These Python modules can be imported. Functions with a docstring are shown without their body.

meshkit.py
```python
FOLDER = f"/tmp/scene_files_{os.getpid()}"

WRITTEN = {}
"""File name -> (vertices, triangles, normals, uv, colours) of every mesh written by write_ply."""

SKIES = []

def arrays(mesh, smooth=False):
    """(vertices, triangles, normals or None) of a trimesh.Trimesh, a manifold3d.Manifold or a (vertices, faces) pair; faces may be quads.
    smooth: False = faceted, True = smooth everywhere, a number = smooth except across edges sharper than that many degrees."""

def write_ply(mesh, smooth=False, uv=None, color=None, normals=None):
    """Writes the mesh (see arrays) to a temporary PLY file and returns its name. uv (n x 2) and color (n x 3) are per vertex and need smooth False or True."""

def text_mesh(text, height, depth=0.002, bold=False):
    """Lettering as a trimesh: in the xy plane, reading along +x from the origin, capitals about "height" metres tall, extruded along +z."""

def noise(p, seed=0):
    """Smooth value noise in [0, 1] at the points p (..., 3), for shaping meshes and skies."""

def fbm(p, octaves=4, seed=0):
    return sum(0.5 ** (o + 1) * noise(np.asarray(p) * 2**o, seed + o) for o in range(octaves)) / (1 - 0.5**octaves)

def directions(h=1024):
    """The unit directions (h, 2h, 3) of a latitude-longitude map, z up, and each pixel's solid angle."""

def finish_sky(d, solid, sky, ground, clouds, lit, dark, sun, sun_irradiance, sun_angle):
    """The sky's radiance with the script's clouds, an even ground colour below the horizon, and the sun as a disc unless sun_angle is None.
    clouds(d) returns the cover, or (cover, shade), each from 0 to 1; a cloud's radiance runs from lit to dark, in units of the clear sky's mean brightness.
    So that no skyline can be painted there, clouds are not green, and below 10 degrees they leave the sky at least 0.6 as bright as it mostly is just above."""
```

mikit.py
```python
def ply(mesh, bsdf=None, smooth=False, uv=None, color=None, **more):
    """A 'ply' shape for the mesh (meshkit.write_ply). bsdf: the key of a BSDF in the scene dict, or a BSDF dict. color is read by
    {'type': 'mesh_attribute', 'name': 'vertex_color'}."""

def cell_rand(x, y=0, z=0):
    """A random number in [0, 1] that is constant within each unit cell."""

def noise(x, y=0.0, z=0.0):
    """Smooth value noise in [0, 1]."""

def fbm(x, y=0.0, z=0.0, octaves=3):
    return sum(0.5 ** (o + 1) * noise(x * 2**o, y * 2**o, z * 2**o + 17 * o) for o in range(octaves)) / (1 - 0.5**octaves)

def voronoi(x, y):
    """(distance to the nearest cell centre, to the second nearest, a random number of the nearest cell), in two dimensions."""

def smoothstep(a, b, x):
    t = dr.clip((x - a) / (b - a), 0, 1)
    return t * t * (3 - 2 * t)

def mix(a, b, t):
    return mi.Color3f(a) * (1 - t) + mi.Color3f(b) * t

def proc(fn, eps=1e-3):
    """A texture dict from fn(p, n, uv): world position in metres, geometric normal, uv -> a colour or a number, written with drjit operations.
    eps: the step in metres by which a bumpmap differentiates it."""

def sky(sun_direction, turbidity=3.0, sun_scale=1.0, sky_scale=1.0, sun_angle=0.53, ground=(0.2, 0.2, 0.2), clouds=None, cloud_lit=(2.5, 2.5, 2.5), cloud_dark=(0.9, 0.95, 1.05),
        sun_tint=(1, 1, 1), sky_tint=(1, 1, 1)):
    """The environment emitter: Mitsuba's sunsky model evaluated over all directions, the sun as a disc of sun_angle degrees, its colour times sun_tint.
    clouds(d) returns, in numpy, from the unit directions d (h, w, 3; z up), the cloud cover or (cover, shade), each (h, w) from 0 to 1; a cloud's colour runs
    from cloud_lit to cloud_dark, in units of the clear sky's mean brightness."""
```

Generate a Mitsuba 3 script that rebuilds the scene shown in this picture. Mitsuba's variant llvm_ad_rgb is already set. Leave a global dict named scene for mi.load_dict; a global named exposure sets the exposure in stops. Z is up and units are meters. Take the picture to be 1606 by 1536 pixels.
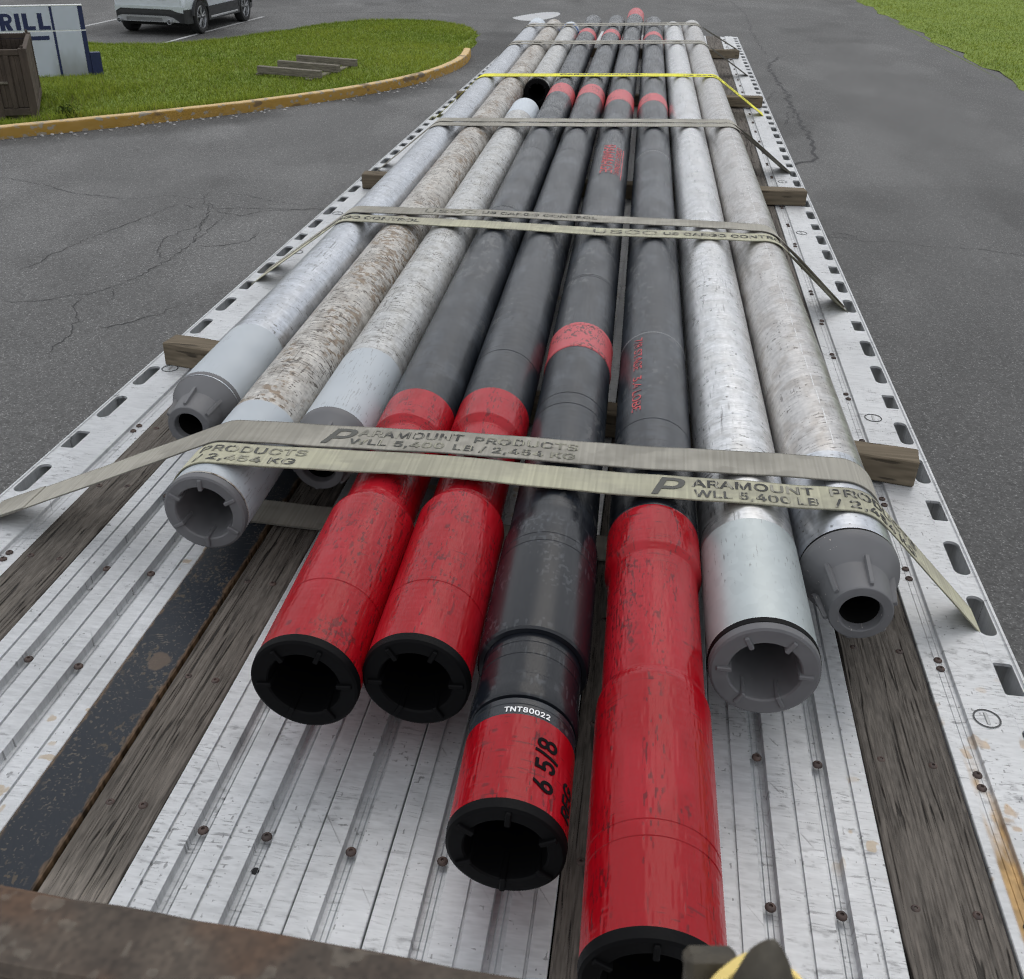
import math, random
import numpy as np
import trimesh, shapely
import shapely.geometry as sg
import manifold3d as m3
import mitsuba as mi
import drjit as dr
import mikit, meshkit
from scipy.spatial import Delaunay

# ------------------------------------------------------------------ camera, light, exposure
T = mi.ScalarTransform4f
CAM = np.array([0.37928, 0.0, 1.45091])
YAW, PITCH, ROLL = -0.124017, 0.534739, -0.031203
def _axes():
    cy, sy, cp, sp = math.cos(YAW), math.sin(YAW), math.cos(PITCH), math.sin(PITCH)
    f = np.array([sy * cp, cy * cp, -sp]); r = np.array([cy, -sy, 0.0]); d = np.cross(f, r)
    c, s = math.cos(ROLL), math.sin(ROLL)
    return c * r + s * d, -s * r + c * d, f
_r, _d, _f = _axes()
scene = {'type': 'scene'}
labels = {}
scene['camera'] = {'type': 'thinlens', 'fov': math.degrees(2 * math.atan(803 / 1574.71)), 'fov_axis': 'x',
                   'aperture_radius': 0.0011, 'focus_distance': 2.3, 'near_clip': 0.02, 'far_clip': 3000.0,
                   'to_world': T().look_at(origin=CAM.tolist(), target=(CAM + _f).tolist(), up=(-_d).tolist())}
exposure = 1.75
def overcast(d):
    """thick cloud: brightest overhead, a third as bright at the horizon, softly uneven"""
    e = np.clip(d[..., 2], 0, 1)
    n_ = meshkit.fbm(np.stack([d[..., 0] * 2.2, d[..., 1] * 2.2, d[..., 2] * 3 + 4], -1), 3, 5)
    return 1.0, np.clip(.80 * (1 - e) + .6 * (n_ - .5), 0, 1)
scene['sky'] = mikit.sky([0.12, 0.62, 0.80], turbidity=4, sun_scale=0.10, sun_angle=40, clouds=overcast,
                         cloud_lit=(3.2, 3.3, 3.46), cloud_dark=(1.45, 1.5, 1.57), sun_tint=(.88, .96, 1.10))

ZG = -1.45
RNG = np.random.default_rng(7)
random.seed(7)

# ------------------------------------------------------------------ helpers
counts = {}
def numbered(name):
    n = counts.get(name, 0); counts[name] = n + 1
    return name if n == 0 else '%s_%03d' % (name, n)
def thing(name, label, cat, group=None):
    k = numbered(name); labels[k] = {'label': label, 'category': cat}
    if group: labels[k]['group'] = group
    return k
def part(parent, name, mesh, bsdf, smooth=30, label=None, kind=None, uv=None, color=None):
    k = numbered(parent + '__' + name)
    scene[k] = mikit.ply(mesh, bsdf, smooth=smooth, uv=uv, color=color)
    if label or kind:
        labels[k] = {}
        if label: labels[k]['label'] = label
        if kind: labels[k]['kind'] = kind
    return k
def put(parent, name, shape, M):
    k = numbered(parent + '__' + name); scene[k] = {**shape, 'to_world': M}; return k
def struct(name, mesh, bsdf, smooth=False, label=None, uv=None, color=None, kind='structure'):
    k = numbered(name); scene[k] = mikit.ply(mesh, bsdf, smooth=smooth, uv=uv, color=color)
    labels[k] = {'kind': kind}
    if label: labels[k]['label'] = label
    return k
def box(x0, x1, y0, y1, z0, z1, ch=0.0):
    if ch <= 0:
        b = trimesh.creation.box((x1 - x0, y1 - y0, z1 - z0)); b.apply_translation(((x0 + x1) / 2, (y0 + y1) / 2, (z0 + z1) / 2)); return b
    v = []
    for sx in (0, 1):
        for sy in (0, 1):
            for sz in (0, 1):
                q = np.array([(x0, x1)[sx], (y0, y1)[sy], (z0, z1)[sz]]); s = np.array([1 - 2 * sx, 1 - 2 * sy, 1 - 2 * sz]) * ch
                for a in range(3):
                    w = q + s; w[a] = q[a]; v.append(w)
    return trimesh.convex.convex_hull(np.array(v))
def cat(ms): return trimesh.util.concatenate(ms)
def man(m): return m3.Manifold(m3.Mesh(np.asarray(m.vertices, np.float32), np.asarray(m.faces, np.uint32)))
def tri(m):
    q = m.to_mesh(); return trimesh.Trimesh(q.vert_properties[:, :3], q.tri_verts, process=False)
def extrude(poly, h, engine='earcut'):
    return cat([trimesh.creation.extrude_polygon(q, h, engine=engine) for q in getattr(poly, 'geoms', [poly])])
def along_y(poly, y0, y1):
    """polygon in (x, z) extruded along y"""
    m = extrude(poly, y1 - y0); v = m.vertices.copy()
    m.vertices = np.c_[v[:, 0], y1 - v[:, 2], v[:, 1]]
    return m
def xf(m, M): m = m.copy(); m.apply_transform(M); return m
def rotz(a, c=(0, 0, 0)): return trimesh.transformations.rotation_matrix(a, [0, 0, 1], c)

# ------------------------------------------------------------------ materials
noise, fbm, ss, mix, vor = mikit.noise, mikit.fbm, mikit.smoothstep, mikit.mix, mikit.voronoi
def bsdf(key, **kw): scene[key] = {'type': 'twosided', 'b': kw}
def rgb(*c): return {'type': 'rgb', 'value': list(c)}
def plain(key, c, rough=0.6, metal=0.0, **kw):
    bsdf(key, type='principled', base_color=rgb(*c), roughness=rough, metallic=metal, **kw)
def procmat(key, fn, rough=0.6, metal=0.0, bump=None, bscale=0.002, eps=1e-3, **kw):
    b = dict(type='principled', base_color=mikit.proc(fn), roughness=rough, metallic=metal, **kw)
    if bump is not None:
        b = {'type': 'bumpmap', 'arbitrary': mikit.proc(bump, eps), 'scale': bscale, 'nested': b}
    scene[key] = {'type': 'twosided', 'b': b}

def f_asphalt(p, n, uv):
    grain = noise(p.x * 95, p.y * 95); g2 = noise(p.x * 47 + 9, p.y * 47); g3 = noise(p.x * 160, p.y * 160, 3.0)
    big = fbm(p.x * .35, p.y * .22, 3.3, 4); mid = fbm(p.x * 2.2, p.y * 1.1, 1.7, 3)
    stain = ss(.60, .74, fbm(p.x * .8 + 40, p.y * .5, 5.1, 3))
    pale = ss(.56, .72, fbm(p.x * .9 + 11, p.y * .6 + 7, 9.1, 4))
    v = .096 + .035 * (big - .5) + .035 * (mid - .5) + .02 * pale
    v = v * (.50 + .45 * grain + .25 * g2 + .30 * g3)
    v = v + .13 * ss(.66, .88, g3) * ss(.40, .8, grain)
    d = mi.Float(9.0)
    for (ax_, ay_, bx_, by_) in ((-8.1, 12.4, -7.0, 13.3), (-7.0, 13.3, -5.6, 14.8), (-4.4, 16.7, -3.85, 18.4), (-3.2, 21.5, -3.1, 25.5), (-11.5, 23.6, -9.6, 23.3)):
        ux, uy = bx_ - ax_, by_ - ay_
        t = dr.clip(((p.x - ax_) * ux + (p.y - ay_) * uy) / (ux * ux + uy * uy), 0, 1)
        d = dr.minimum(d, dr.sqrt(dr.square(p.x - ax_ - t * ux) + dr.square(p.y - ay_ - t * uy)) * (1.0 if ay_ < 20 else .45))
    damp_shade = ss(.75, .15, d + .9 * (fbm(p.x * 1.6, p.y * 1.6, 4.4, 4) - .5))  # damp along the kerb; by the car, its shadow painted in with a wet patch
    v = v * (1 - .20 * stain) * (1 - .40 * damp_shade)
    return mi.Color3f(v * 1.01, v * 1.0, v * .985)
def b_asphalt(p, n, uv): return noise(p.x * 95, p.y * 95) + .6 * noise(p.x * 47 + 9, p.y * 47)
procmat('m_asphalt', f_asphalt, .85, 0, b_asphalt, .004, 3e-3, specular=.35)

def wood_w(p): return p.x + .0030 * noise(p.x * 6, p.y * 3.0) + .0006 * noise(p.x * 40, p.y * 16)
def wood_crack(w, y):
    l1 = ss(.055, .015, dr.abs(noise(w * 220 + 31, y * 3.2) - .5)) * ss(.30, .50, noise(w * 140, y * 4 + 9))
    l2 = ss(.09, .025, dr.abs(noise(w * 340 + 7, y * 5.5) - .5)) * ss(.35, .6, noise(w * 90 + 3, y * 5 + 2))
    return dr.clip(l1 + .45 * l2, 0, 1)
def f_wood_deck(p, n, uv):
    w = wood_w(p)
    g = noise(w * 290, p.y * 17); g2 = noise(w * 140 + 5, p.y * 9)
    fine = noise(w * 430, p.y * 60); tone = fbm(p.x * 7, p.y * 2.6, 2.2, 4); knot = ss(.70, .8, fbm(p.x * 22, p.y * 9, 6.2, 3))
    v = .040 + .050 * g + .030 * g2 + .050 * fine + .05 * (tone - .5)
    v = dr.maximum(v, .012) * (1 - .70 * wood_crack(w, p.y)) * (1 - .35 * knot)
    near = ss(1.07, .99, p.y + .06 * (g - .5)) * ss(-.3, -.42, p.x)
    v = v * (1 + .55 * near)
    return mi.Color3f(v * 1.0, v * .88, v * .76)
def b_wood_deck(p, n, uv):
    w = wood_w(p)
    return noise(w * 130 + 5, p.y * 5) * .5 + .3 * noise(w * 270, p.y * 9) - 1.5 * wood_crack(w, p.y)
procmat('m_wood_deck', f_wood_deck, .8, 0, b_wood_deck, .003, 1.2e-3, specular=.3)

def alu_marks(p):
    wob = .02 * noise(p.x * 9, p.y * 9)
    patch = fbm(p.x * 6, p.y * 4, 1.1, 4)
    s1 = noise(p.x * 34, (p.y + wob) * 330); s2 = noise(p.x * 90 + 7, (p.y - wob) * 380 + 3); s3 = noise((p.x + p.y * .7) * 170, (p.y - p.x * .4) * 16)
    sc = ss(.72, .95, s1) * ss(.40, .66, fbm(p.x * 17, p.y * 15, 3.1, 3))
    sc2 = ss(.70, .95, s2) * ss(.38, .62, fbm(p.x * 13, p.y * 9, 4.4, 3))
    sc3 = ss(.88, .97, s3) * ss(.55, .7, fbm(p.x * 8, p.y * 8, 9.4, 2))
    scuff = ss(.50, .80, fbm(p.x * 50, p.y * 120, 7.7, 3)) * ss(.56, .72, fbm(p.x * 9 + 3, p.y * 13, 8.0, 3))
    pit = ss(.86, .95, noise(p.x * 150, p.y * 150)) * ss(.45, .6, fbm(p.x * 20, p.y * 20, 5.0, 2))
    zone = ss(.40, .66, fbm(p.x * 2.6 + 5, p.y * 1.9, 3.3, 3))
    oil = ss(.55, .78, fbm(p.x * 11, p.y * 8, 5.6, 4)) * ss(.5, .7, fbm(p.x * 3 + 8, p.y * 2.2, 1.6, 2))
    sc = sc * (.35 + zone); sc2 = sc2 * (.3 + 1.1 * zone)
    pit = dr.clip(pit + .45 * oil, 0, 1)
    clean = (1 - .36 * sc) * (1 - .28 * sc2) * (1 - .38 * sc3) * (1 - .45 * scuff) * (1 - .5 * pit)
    return clean, patch
def f_alu(p, n, uv):
    clean, patch = alu_marks(p)
    v = .52 + .20 * (patch - .5) + .22 * (fbm(p.x * 30, p.y * 130, 2.5, 3) - .5)
    v = v * clean
    tan = ss(.66, .72, fbm(p.x * 34, p.y * 30, 2.9, 3)) * ss(.62, .7, noise(p.x * 4 + .5, p.y * 3.1)) 
    return mix(mi.Color3f(v * .97, v * .99, v * 1.01), mi.Color3f(.40, .31, .20), .7 * tan)
procmat('m_alu', f_alu, .48, .45, specular=.5)
def f_alu_rail(p, n, uv):
    clean, patch = alu_marks(p)
    v = (.53 + .18 * (patch - .5) + .18 * (fbm(p.x * 30, p.y * 130, 2.5, 3) - .5)) * clean
    dirt = ss(1.62, 1.30, p.y + .5 * fbm(p.x * 60, p.y * 18, .7, 3) - .2) * ss(1.098, 1.108, p.x) * ss(1.142, 1.134, p.x)
    spot = ss(.70, .78, fbm(p.x * 26, p.y * 26, 3.9, 3)) * ss(2.0, 1.5, p.y) * ss(.8, .9, p.x)
    d = dr.maximum(dirt, .6 * spot)
    return mix(mi.Color3f(v * .97, v * .99, v * 1.01), mi.Color3f(.36, .23, .10) * (.55 + .9 * fbm(p.x * 70, p.y * 50, 1.9, 2)), d)
procmat('m_alu_rail', f_alu_rail, .48, .45, specular=.5)

def f_strip(p, n, uv):
    e = dr.minimum(p.x + .647, -.527 - p.x)
    ragged = fbm(p.x * 120, p.y * 40, 2.2, 3)
    edge = ss(.009, .002, e - .018 * (ragged - .5))
    chip = ss(.62, .72, fbm(p.x * 150, p.y * 110, 8.1, 3)) * ss(.52, .62, fbm(p.x * 16, p.y * 9, 2.1, 3)); fleck = ss(.74, .88, noise(p.x * 260, p.y * 240)) * ss(.34, .56, fbm(p.x * 20, p.y * 9, 6.6, 3))
    scr = ss(.84, .95, noise(p.x * 40 + p.y * 30, p.y * 420 - p.x * 90)) * ss(.45, .6, fbm(p.x * 12, p.y * 6 + 4, 2.6, 3))
    c = mix(mi.Color3f(.013, .017, .024), mi.Color3f(.14, .115, .085), dr.clip(.55 * fleck + .6 * scr, 0, 1))
    c = mix(c, mi.Color3f(.085, .065, .042), .75 * chip)
    bl = ss(.026, .021, dr.sqrt(dr.square((p.x + .572) * 1.0) + dr.square((p.y - 1.565) * .8)) + .022 * (fbm(p.x * 30, p.y * 30, 1.2, 3) - .5))
    c = mix(c, mi.Color3f(.10, .072, .052), .8 * bl)
    return mix(c, mi.Color3f(.105, .068, .040) * (.3 + 1.1 * noise(p.x * 300, p.y * 120)), edge)
procmat('m_strip', f_strip, .42, 0, specular=.3)

def pipe_tex(base, dark, patch_c, dens=.5, patch=.5, warm=None, grain=1.0, slant=0.0):
    """worn bare steel: turning marks round the pipe, clustered scratches, dull patches"""
    def f(p, n, uv):
        a, y0 = uv.x, uv.y
        y = y0 + slant * a
        yy = y + .012 * noise(a * 9, y * 7)
        m = fbm(a * 10 + 3, y * 5.2, 2.0, 4); m2 = fbm(a * 26, y * 14, 5.0, 3)
        s1 = noise(a * 46, yy * 230); s2 = noise(a * 110 + 8, yy * 170 + 5); s3 = noise(a * 26, yy * 300 + 9)
        d = ss(.84 - .22 * dens, 1.0 - .12 * dens, s1) * ss(.64 - .34 * dens, .80, m)
        d = d + .9 * ss(.84 - .20 * dens, .98 - .08 * dens, s2) * ss(.34, .64, m2) + .5 * ss(.78, .97, s3) * ss(.38, .60, m)
        ax = ss(.80, .93, noise(a * 230, y * 22)) * ss(.5, .68, fbm(a * 7 + 7, y * 3.2, 9.0, 3))
        c = mix(base, patch_c, dr.clip(ss(.44, .70, fbm(a * 30 + 30, yy * 22, 7.0, 4)) * patch * 2, 0, 1))
        if warm is not None:
            c = mix(c, warm, ss(.46, .66, fbm(a * 60, yy * 70 + 60, 3.0, 3)) * ss(.38, .62, fbm(a * 16, y * 6 + 20, 8.0, 3)) * .85)
        g = .35 * noise(a * 42, yy * 170) + .30 * noise(a * 190, yy * 42) + .35 * noise(a * 120, yy * 120)
        c = c * (1 + grain * (.70 * g - .35)) * (.94 + .12 * noise(a * .6, y * 46)) * (.92 + .16 * noise(a * 4, y * 75))
        return .84 * mix(c, dark, dr.clip(d + .6 * ax, 0, .85))
    return f
C3 = mi.Color3f
procmat('m_pipe_bright', pipe_tex(C3(.62, .65, .70), C3(.16, .16, .16), C3(.50, .52, .55), .22, .3, None, .6), .30, .90, specular=.5)
procmat('m_pipe_mottled', pipe_tex(C3(.52, .50, .465), C3(.070, .055, .042), C3(.38, .355, .32), 0.85, .5, C3(.24, .175, .115), .95), .48, .35, specular=.5)
procmat('m_pipe_pale', pipe_tex(C3(.55, .555, .55), C3(.12, .11, .095), C3(.43, .425, .405), .55, .4, None, .9), .42, .5, specular=.5)
procmat('m_pipe_white', pipe_tex(C3(.82, .83, .84), C3(.14, .135, .13), C3(.66, .655, .64), .42, .30, None, .75), .30, .90, specular=.5)
procmat('m_pipe_brushed', pipe_tex(C3(.64, .625, .61), C3(.15, .13, .115), C3(.50, .47, .44), .25, .40, None, .7, .5), .30, .90, specular=.5)

def f_dark(p, n, uv):
    a, y = uv.x, uv.y
    m = fbm(a * 9, y * 2.8, 3.0, 4)
    d = ss(.80, .93, noise(a * 26, y * 150)) * ss(.46, .64, m)
    ax = ss(.78, .91, noise(a * 190, y * 22)) * ss(.46, .62, fbm(a * 8 + 2, y * 4, 6.0, 3))
    ch = ss(.60, .70, fbm(a * 60 + 9, y * 40, 4.0, 3)) * ss(.56, .68, fbm(a * 7 + 1, y * 2.2, 5.0, 2))
    lt = ss(.50, .78, fbm(a * 14 + 4, y * 5 + 8, 1.0, 4))
    c = mix(C3(.008, .011, .016), C3(.026, .031, .039), lt)
    c = c * (.72 + .56 * noise(a * 40, y * 90))
    c = mix(c, C3(.12, .12, .115), .30 * ch)
    c = mix(c, C3(.004, .004, .005), dr.clip(d + .7 * ax, 0, .9))
    r = ss(.66, .72, fbm(a * 9 + 50, y * 4 + 21, 2.0, 3)) * ss(.2, .35, noise(y * .9, 4.0)) * ss(3.2, 2.4, dr.abs(y - 3.2))
    return mix(c, C3(.20, .03, .035), .5 * r * ss(.5, .7, noise(y * 1.3 + 2, 9.0)))
def r_dark(p, n, uv): return .22 + .22 * fbm(uv.x * 16, uv.y * 9, 2.0, 4)
procmat('m_dark', f_dark, mikit.proc(r_dark), 0, specular=.58)
def f_black(p, n, uv):
    a, y = uv.x, uv.y
    sp = ss(.60, .78, noise(a * 190, y * 120)) * ss(.48, .66, fbm(a * 20, y * 14, 3.0, 3))
    ring = ss(.66, .84, noise(a * 200, y * 40)) * ss(.52, .64, fbm(a * 3, y * 30, 1.0, 2))
    return mix(C3(.006, .0075, .011), C3(.060, .066, .076), dr.clip(.45 * sp + .35 * ring, 0, 1))
procmat('m_black', f_black, .24, 0, specular=.40)
def f_red(p, n, uv):
    a, y = uv.x, uv.y
    m = fbm(a * 12 + 11, y * 8, 2.0, 3); m2 = fbm(a * 34, y * 5 + 3, 6.0, 3)
    ax = ss(.64, .88, noise(a * 330, y * 95)) * ss(.48, .66, m2) * ss(.34, .58, m)
    dash = ss(.66, .86, noise(a * 300 + 4, y * 75)) * ss(.60, .76, noise(a * 60, y * 2.4 + 8))
    sc = ss(.76, .94, noise(a * 52, y * 270)) * ss(.48, .66, fbm(a * 9, y * 12 + 4, 8.0, 3))
    blot = ss(.46, .74, noise(a * 240, y * 120)) * ss(.62, .70, fbm(a * 30 + 3, y * 26, 6.0, 3)) * ss(.50, .7, noise(a * 6 + 1, y * 5))
    c = mix(C3(.285, .002, .007), C3(.335, .008, .016), ss(.4, .7, fbm(a * 16, y * 6 + 3, 4.0, 3)))
    return mix(c, C3(.045, .008, .010), dr.clip(.60 * ax + .5 * sc + .65 * dash + .55 * blot, 0, .75))
def b_red(p, n, uv): return noise(uv.x * 230, uv.y * 40) + .6 * noise(uv.x * 44, uv.y * 190)
procmat('m_red', f_red, .22, 0, b_red, .0008, 1.5e-3, specular=.27)
def f_red_band(p, n, uv):
    a, y = uv.x, uv.y
    big = ss(.50, .70, noise(a * 230, y * 150)) * ss(.50, .62, fbm(a * 34 + 3, y * 34, 6.0, 3)) * ss(.40, .6, noise(a * 11 + 1, y * 9))
    return mix(C3(.42, .065, .075), C3(.035, .018, .018), .85 * big)
procmat('m_red_band', f_red_band, .42, 0, specular=.5)
def f_grey_end(p, n, uv):
    a, y = uv.x, uv.y
    ax = ss(.74, .9, noise(a * 380, y * 36)) * ss(.44, .62, fbm(a * 9 + 2, y * 7, 2.0, 3))
    c = mix(C3(.34, .375, .405), C3(.42, .45, .475), fbm(a * 8, y * 6, 5.0, 3))
    return mix(c, C3(.15, .15, .15), .4 * ax)
procmat('m_grey_end', f_grey_end, .42, .1, specular=.5)
def f_galv(p, n, uv):
    a, y = uv.x, uv.y
    v1, v2, r = vor(a * 60, y * 50)
    ax = ss(.86, .95, noise(a * 380, y * 36)) * ss(.48, .62, fbm(a * 9 + 2, y * 7, 2.0, 3))
    c = mix(C3(.36, .40, .405), C3(.50, .545, .55), .6 * fbm(a * 9, y * 7, 5.0, 3) + .25 * r)
    return mix(c, C3(.12, .12, .12), .6 * ax)
procmat('m_galv', f_galv, .42, .55, specular=.5)
def f_cap(p, n, uv):
    sp = ss(.86, .93, noise(p.x * 260, p.y * 190, p.z * 260)) * ss(.5, .66, fbm(p.x * 12, p.y * 12, p.z * 12, 2)) * ss(.60, .75, p.x)
    c = mix(C3(.100, .100, .106), C3(.128, .128, .134), fbm(p.x * 20, p.y * 20, p.z * 20, 2))
    return mix(c, C3(.42, .38, .34), sp * .8)
procmat('m_cap_grey', f_cap, .5, 0, specular=.45)
plain('m_cap_black', (.0035, .0035, .004), .5, specular=.09)
plain('m_bore', (.006, .006, .006), .8, specular=.1)

def f_timber(p, n, uv):
    g = noise(p.x * 5, p.y * 130, p.z * 130); g2 = fbm(p.x * 3, p.y * 28, p.z * 28, 3)
    ch = ss(.74, .88, noise(p.x * 7 + 4, p.y * 90, p.z * 90 + 3))
    c = mix(C3(.072, .058, .040), C3(.195, .158, .112), .55 * g + .6 * (g2 - .2))
    return c * (1 - .6 * ch) * (.75 + .5 * fbm(p.x * 6, p.y * 6, p.z * 6, 2))
def b_timber(p, n, uv): return noise(p.x * 5, p.y * 130, p.z * 130) - ss(.74, .88, noise(p.x * 7 + 4, p.y * 90, p.z * 90 + 3))
procmat('m_timber', f_timber, .85, 0, b_timber, .002, 2e-3, specular=.25)

def strap_tex(c1, c2, dirt):
    def f(p, n, uv):
        rib = .74 + .22 * noise(uv.x * 230, uv.y * 8)
        st = ss(.45, .75, fbm(uv.x * 5, uv.y * 14, 2.0, 4)); bl = ss(.52, .74, fbm(uv.x * 16 + 9, uv.y * 22, 5.0, 3))
        e = dr.minimum(uv.y, .1016 - uv.y)
        c = mix(c1, c2, st) * rib
        c = mix(c, dirt, .55 * bl)
        return c * (.55 + .45 * ss(.0, .006, e))
    return f
def b_strap(p, n, uv): return noise(uv.x * 230, uv.y * 4)
procmat('m_strap', strap_tex(C3(.36, .342, .295), C3(.285, .27, .232), C3(.19, .18, .155)), .75, 0, b_strap, .0010, 1.2e-3, specular=.3)
procmat('m_strap_cream', strap_tex(C3(.455, .440, .325), C3(.37, .355, .275), C3(.25, .24, .19)), .75, 0, b_strap, .0006, 1.2e-3, specular=.3)
procmat('m_strap_yellow', strap_tex(C3(.78, .74, .06), C3(.70, .66, .08), C3(.55, .5, .1)), .7, 0, specular=.3)
def ink_tex(ink, ground, wear):
    """print rubbed off in thin lines along the weave"""
    def f(p, n, uv):
        w = ss(wear, wear + .22, noise(p.x * 230, p.y * 6)) * (.45 + .55 * ss(.22, .5, noise(p.x * 12 + 3, p.y * 30)))
        return mix(ground, ink, w)
    return f
procmat('m_ink_worn', ink_tex(C3(.045, .045, .042), C3(.27, .26, .215), .22), .8)
procmat('m_ink', ink_tex(C3(.075, .075, .068), C3(.28, .27, .21), .26), .8)
plain('m_ink_solid', (.085, .085, .076), .8)
plain('m_ink_black', (.008, .008, .009), .9, specular=.05)
plain('m_paint_white', (.8, .8, .8), .6)
def f_red_ink(p, n, uv): return mix(C3(.52, .07, .08), C3(.07, .07, .08), ss(.55, .75, noise(p.x * 120, p.y * 60)) * .7)
procmat('m_red_ink', f_red_ink, .6)

def f_rust(p, n, uv):
    a = fbm(p.x * 34, p.y * 34, p.z * 34, 4); b = fbm(p.x * 12 + 3, p.y * 12, p.z * 12, 3); f = noise(p.x * 260, p.y * 260, p.z * 260)
    c = mix(C3(.060, .043, .032), C3(.135, .105, .080), dr.clip(1.3 * a - .15, 0, 1))
    c = mix(c, C3(.15, .075, .038), .6 * ss(.48, .68, b))
    c = mix(c, C3(.24, .21, .17), .35 * ss(.64, .74, fbm(p.x * 80, p.y * 80, p.z * 80, 2)))
    return c * (.48 + .34 * f)
procmat('m_rust', f_rust, .75, 0, lambda p, n, uv: fbm(p.x * 60, p.y * 60, p.z * 60, 3), .002, 2e-3)
procmat('m_iron', lambda p, n, uv: mix(C3(.030, .026, .021), C3(.095, .082, .060), fbm(p.x * 120, p.y * 120, p.z * 120, 3)), .6, .2)
procmat('m_screw', lambda p, n, uv: mix(C3(.035, .026, .024), C3(.085, .055, .045), noise(p.x * 150, p.y * 150)), .65, 0)
plain('m_void', (.015, .015, .016), .9)
plain('m_steel_dark', (.05, .05, .052), .6)
plain('m_ring', (.17, .175, .18), .5, .3)
plain('m_steel_grey', (.38, .39, .39), .45, .6)
def f_kerb(p, n, uv):
    w = fbm(p.x * 7, p.y * 7, p.z * 9, 4); chip = ss(.60, .67, fbm(p.x * 13 + 8, p.y * 13, p.z * 16, 4))
    dk = ss(.64, .72, fbm(p.x * 3.1, p.y * 3.1, p.z * 6 + 4, 3))
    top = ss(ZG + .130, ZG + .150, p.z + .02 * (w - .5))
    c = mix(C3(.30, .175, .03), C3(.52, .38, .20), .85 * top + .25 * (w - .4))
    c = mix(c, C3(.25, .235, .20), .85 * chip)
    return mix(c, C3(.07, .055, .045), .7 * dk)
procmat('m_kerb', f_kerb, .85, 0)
def f_soil(p, n, uv):
    g = fbm(p.x * 3, p.y * 3, 1.0, 4); s = noise(p.x * 40, p.y * 40)
    return mix(C3(.075, .12, .016), C3(.17, .215, .034), .6 * g + .4 * s)
procmat('m_soil', f_soil, .95, 0)
scene['m_grass'] = {'type': 'twosided', 'b': {'type': 'diffuse', 'reflectance': {'type': 'mesh_attribute', 'name': 'vertex_color'}}}
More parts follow.
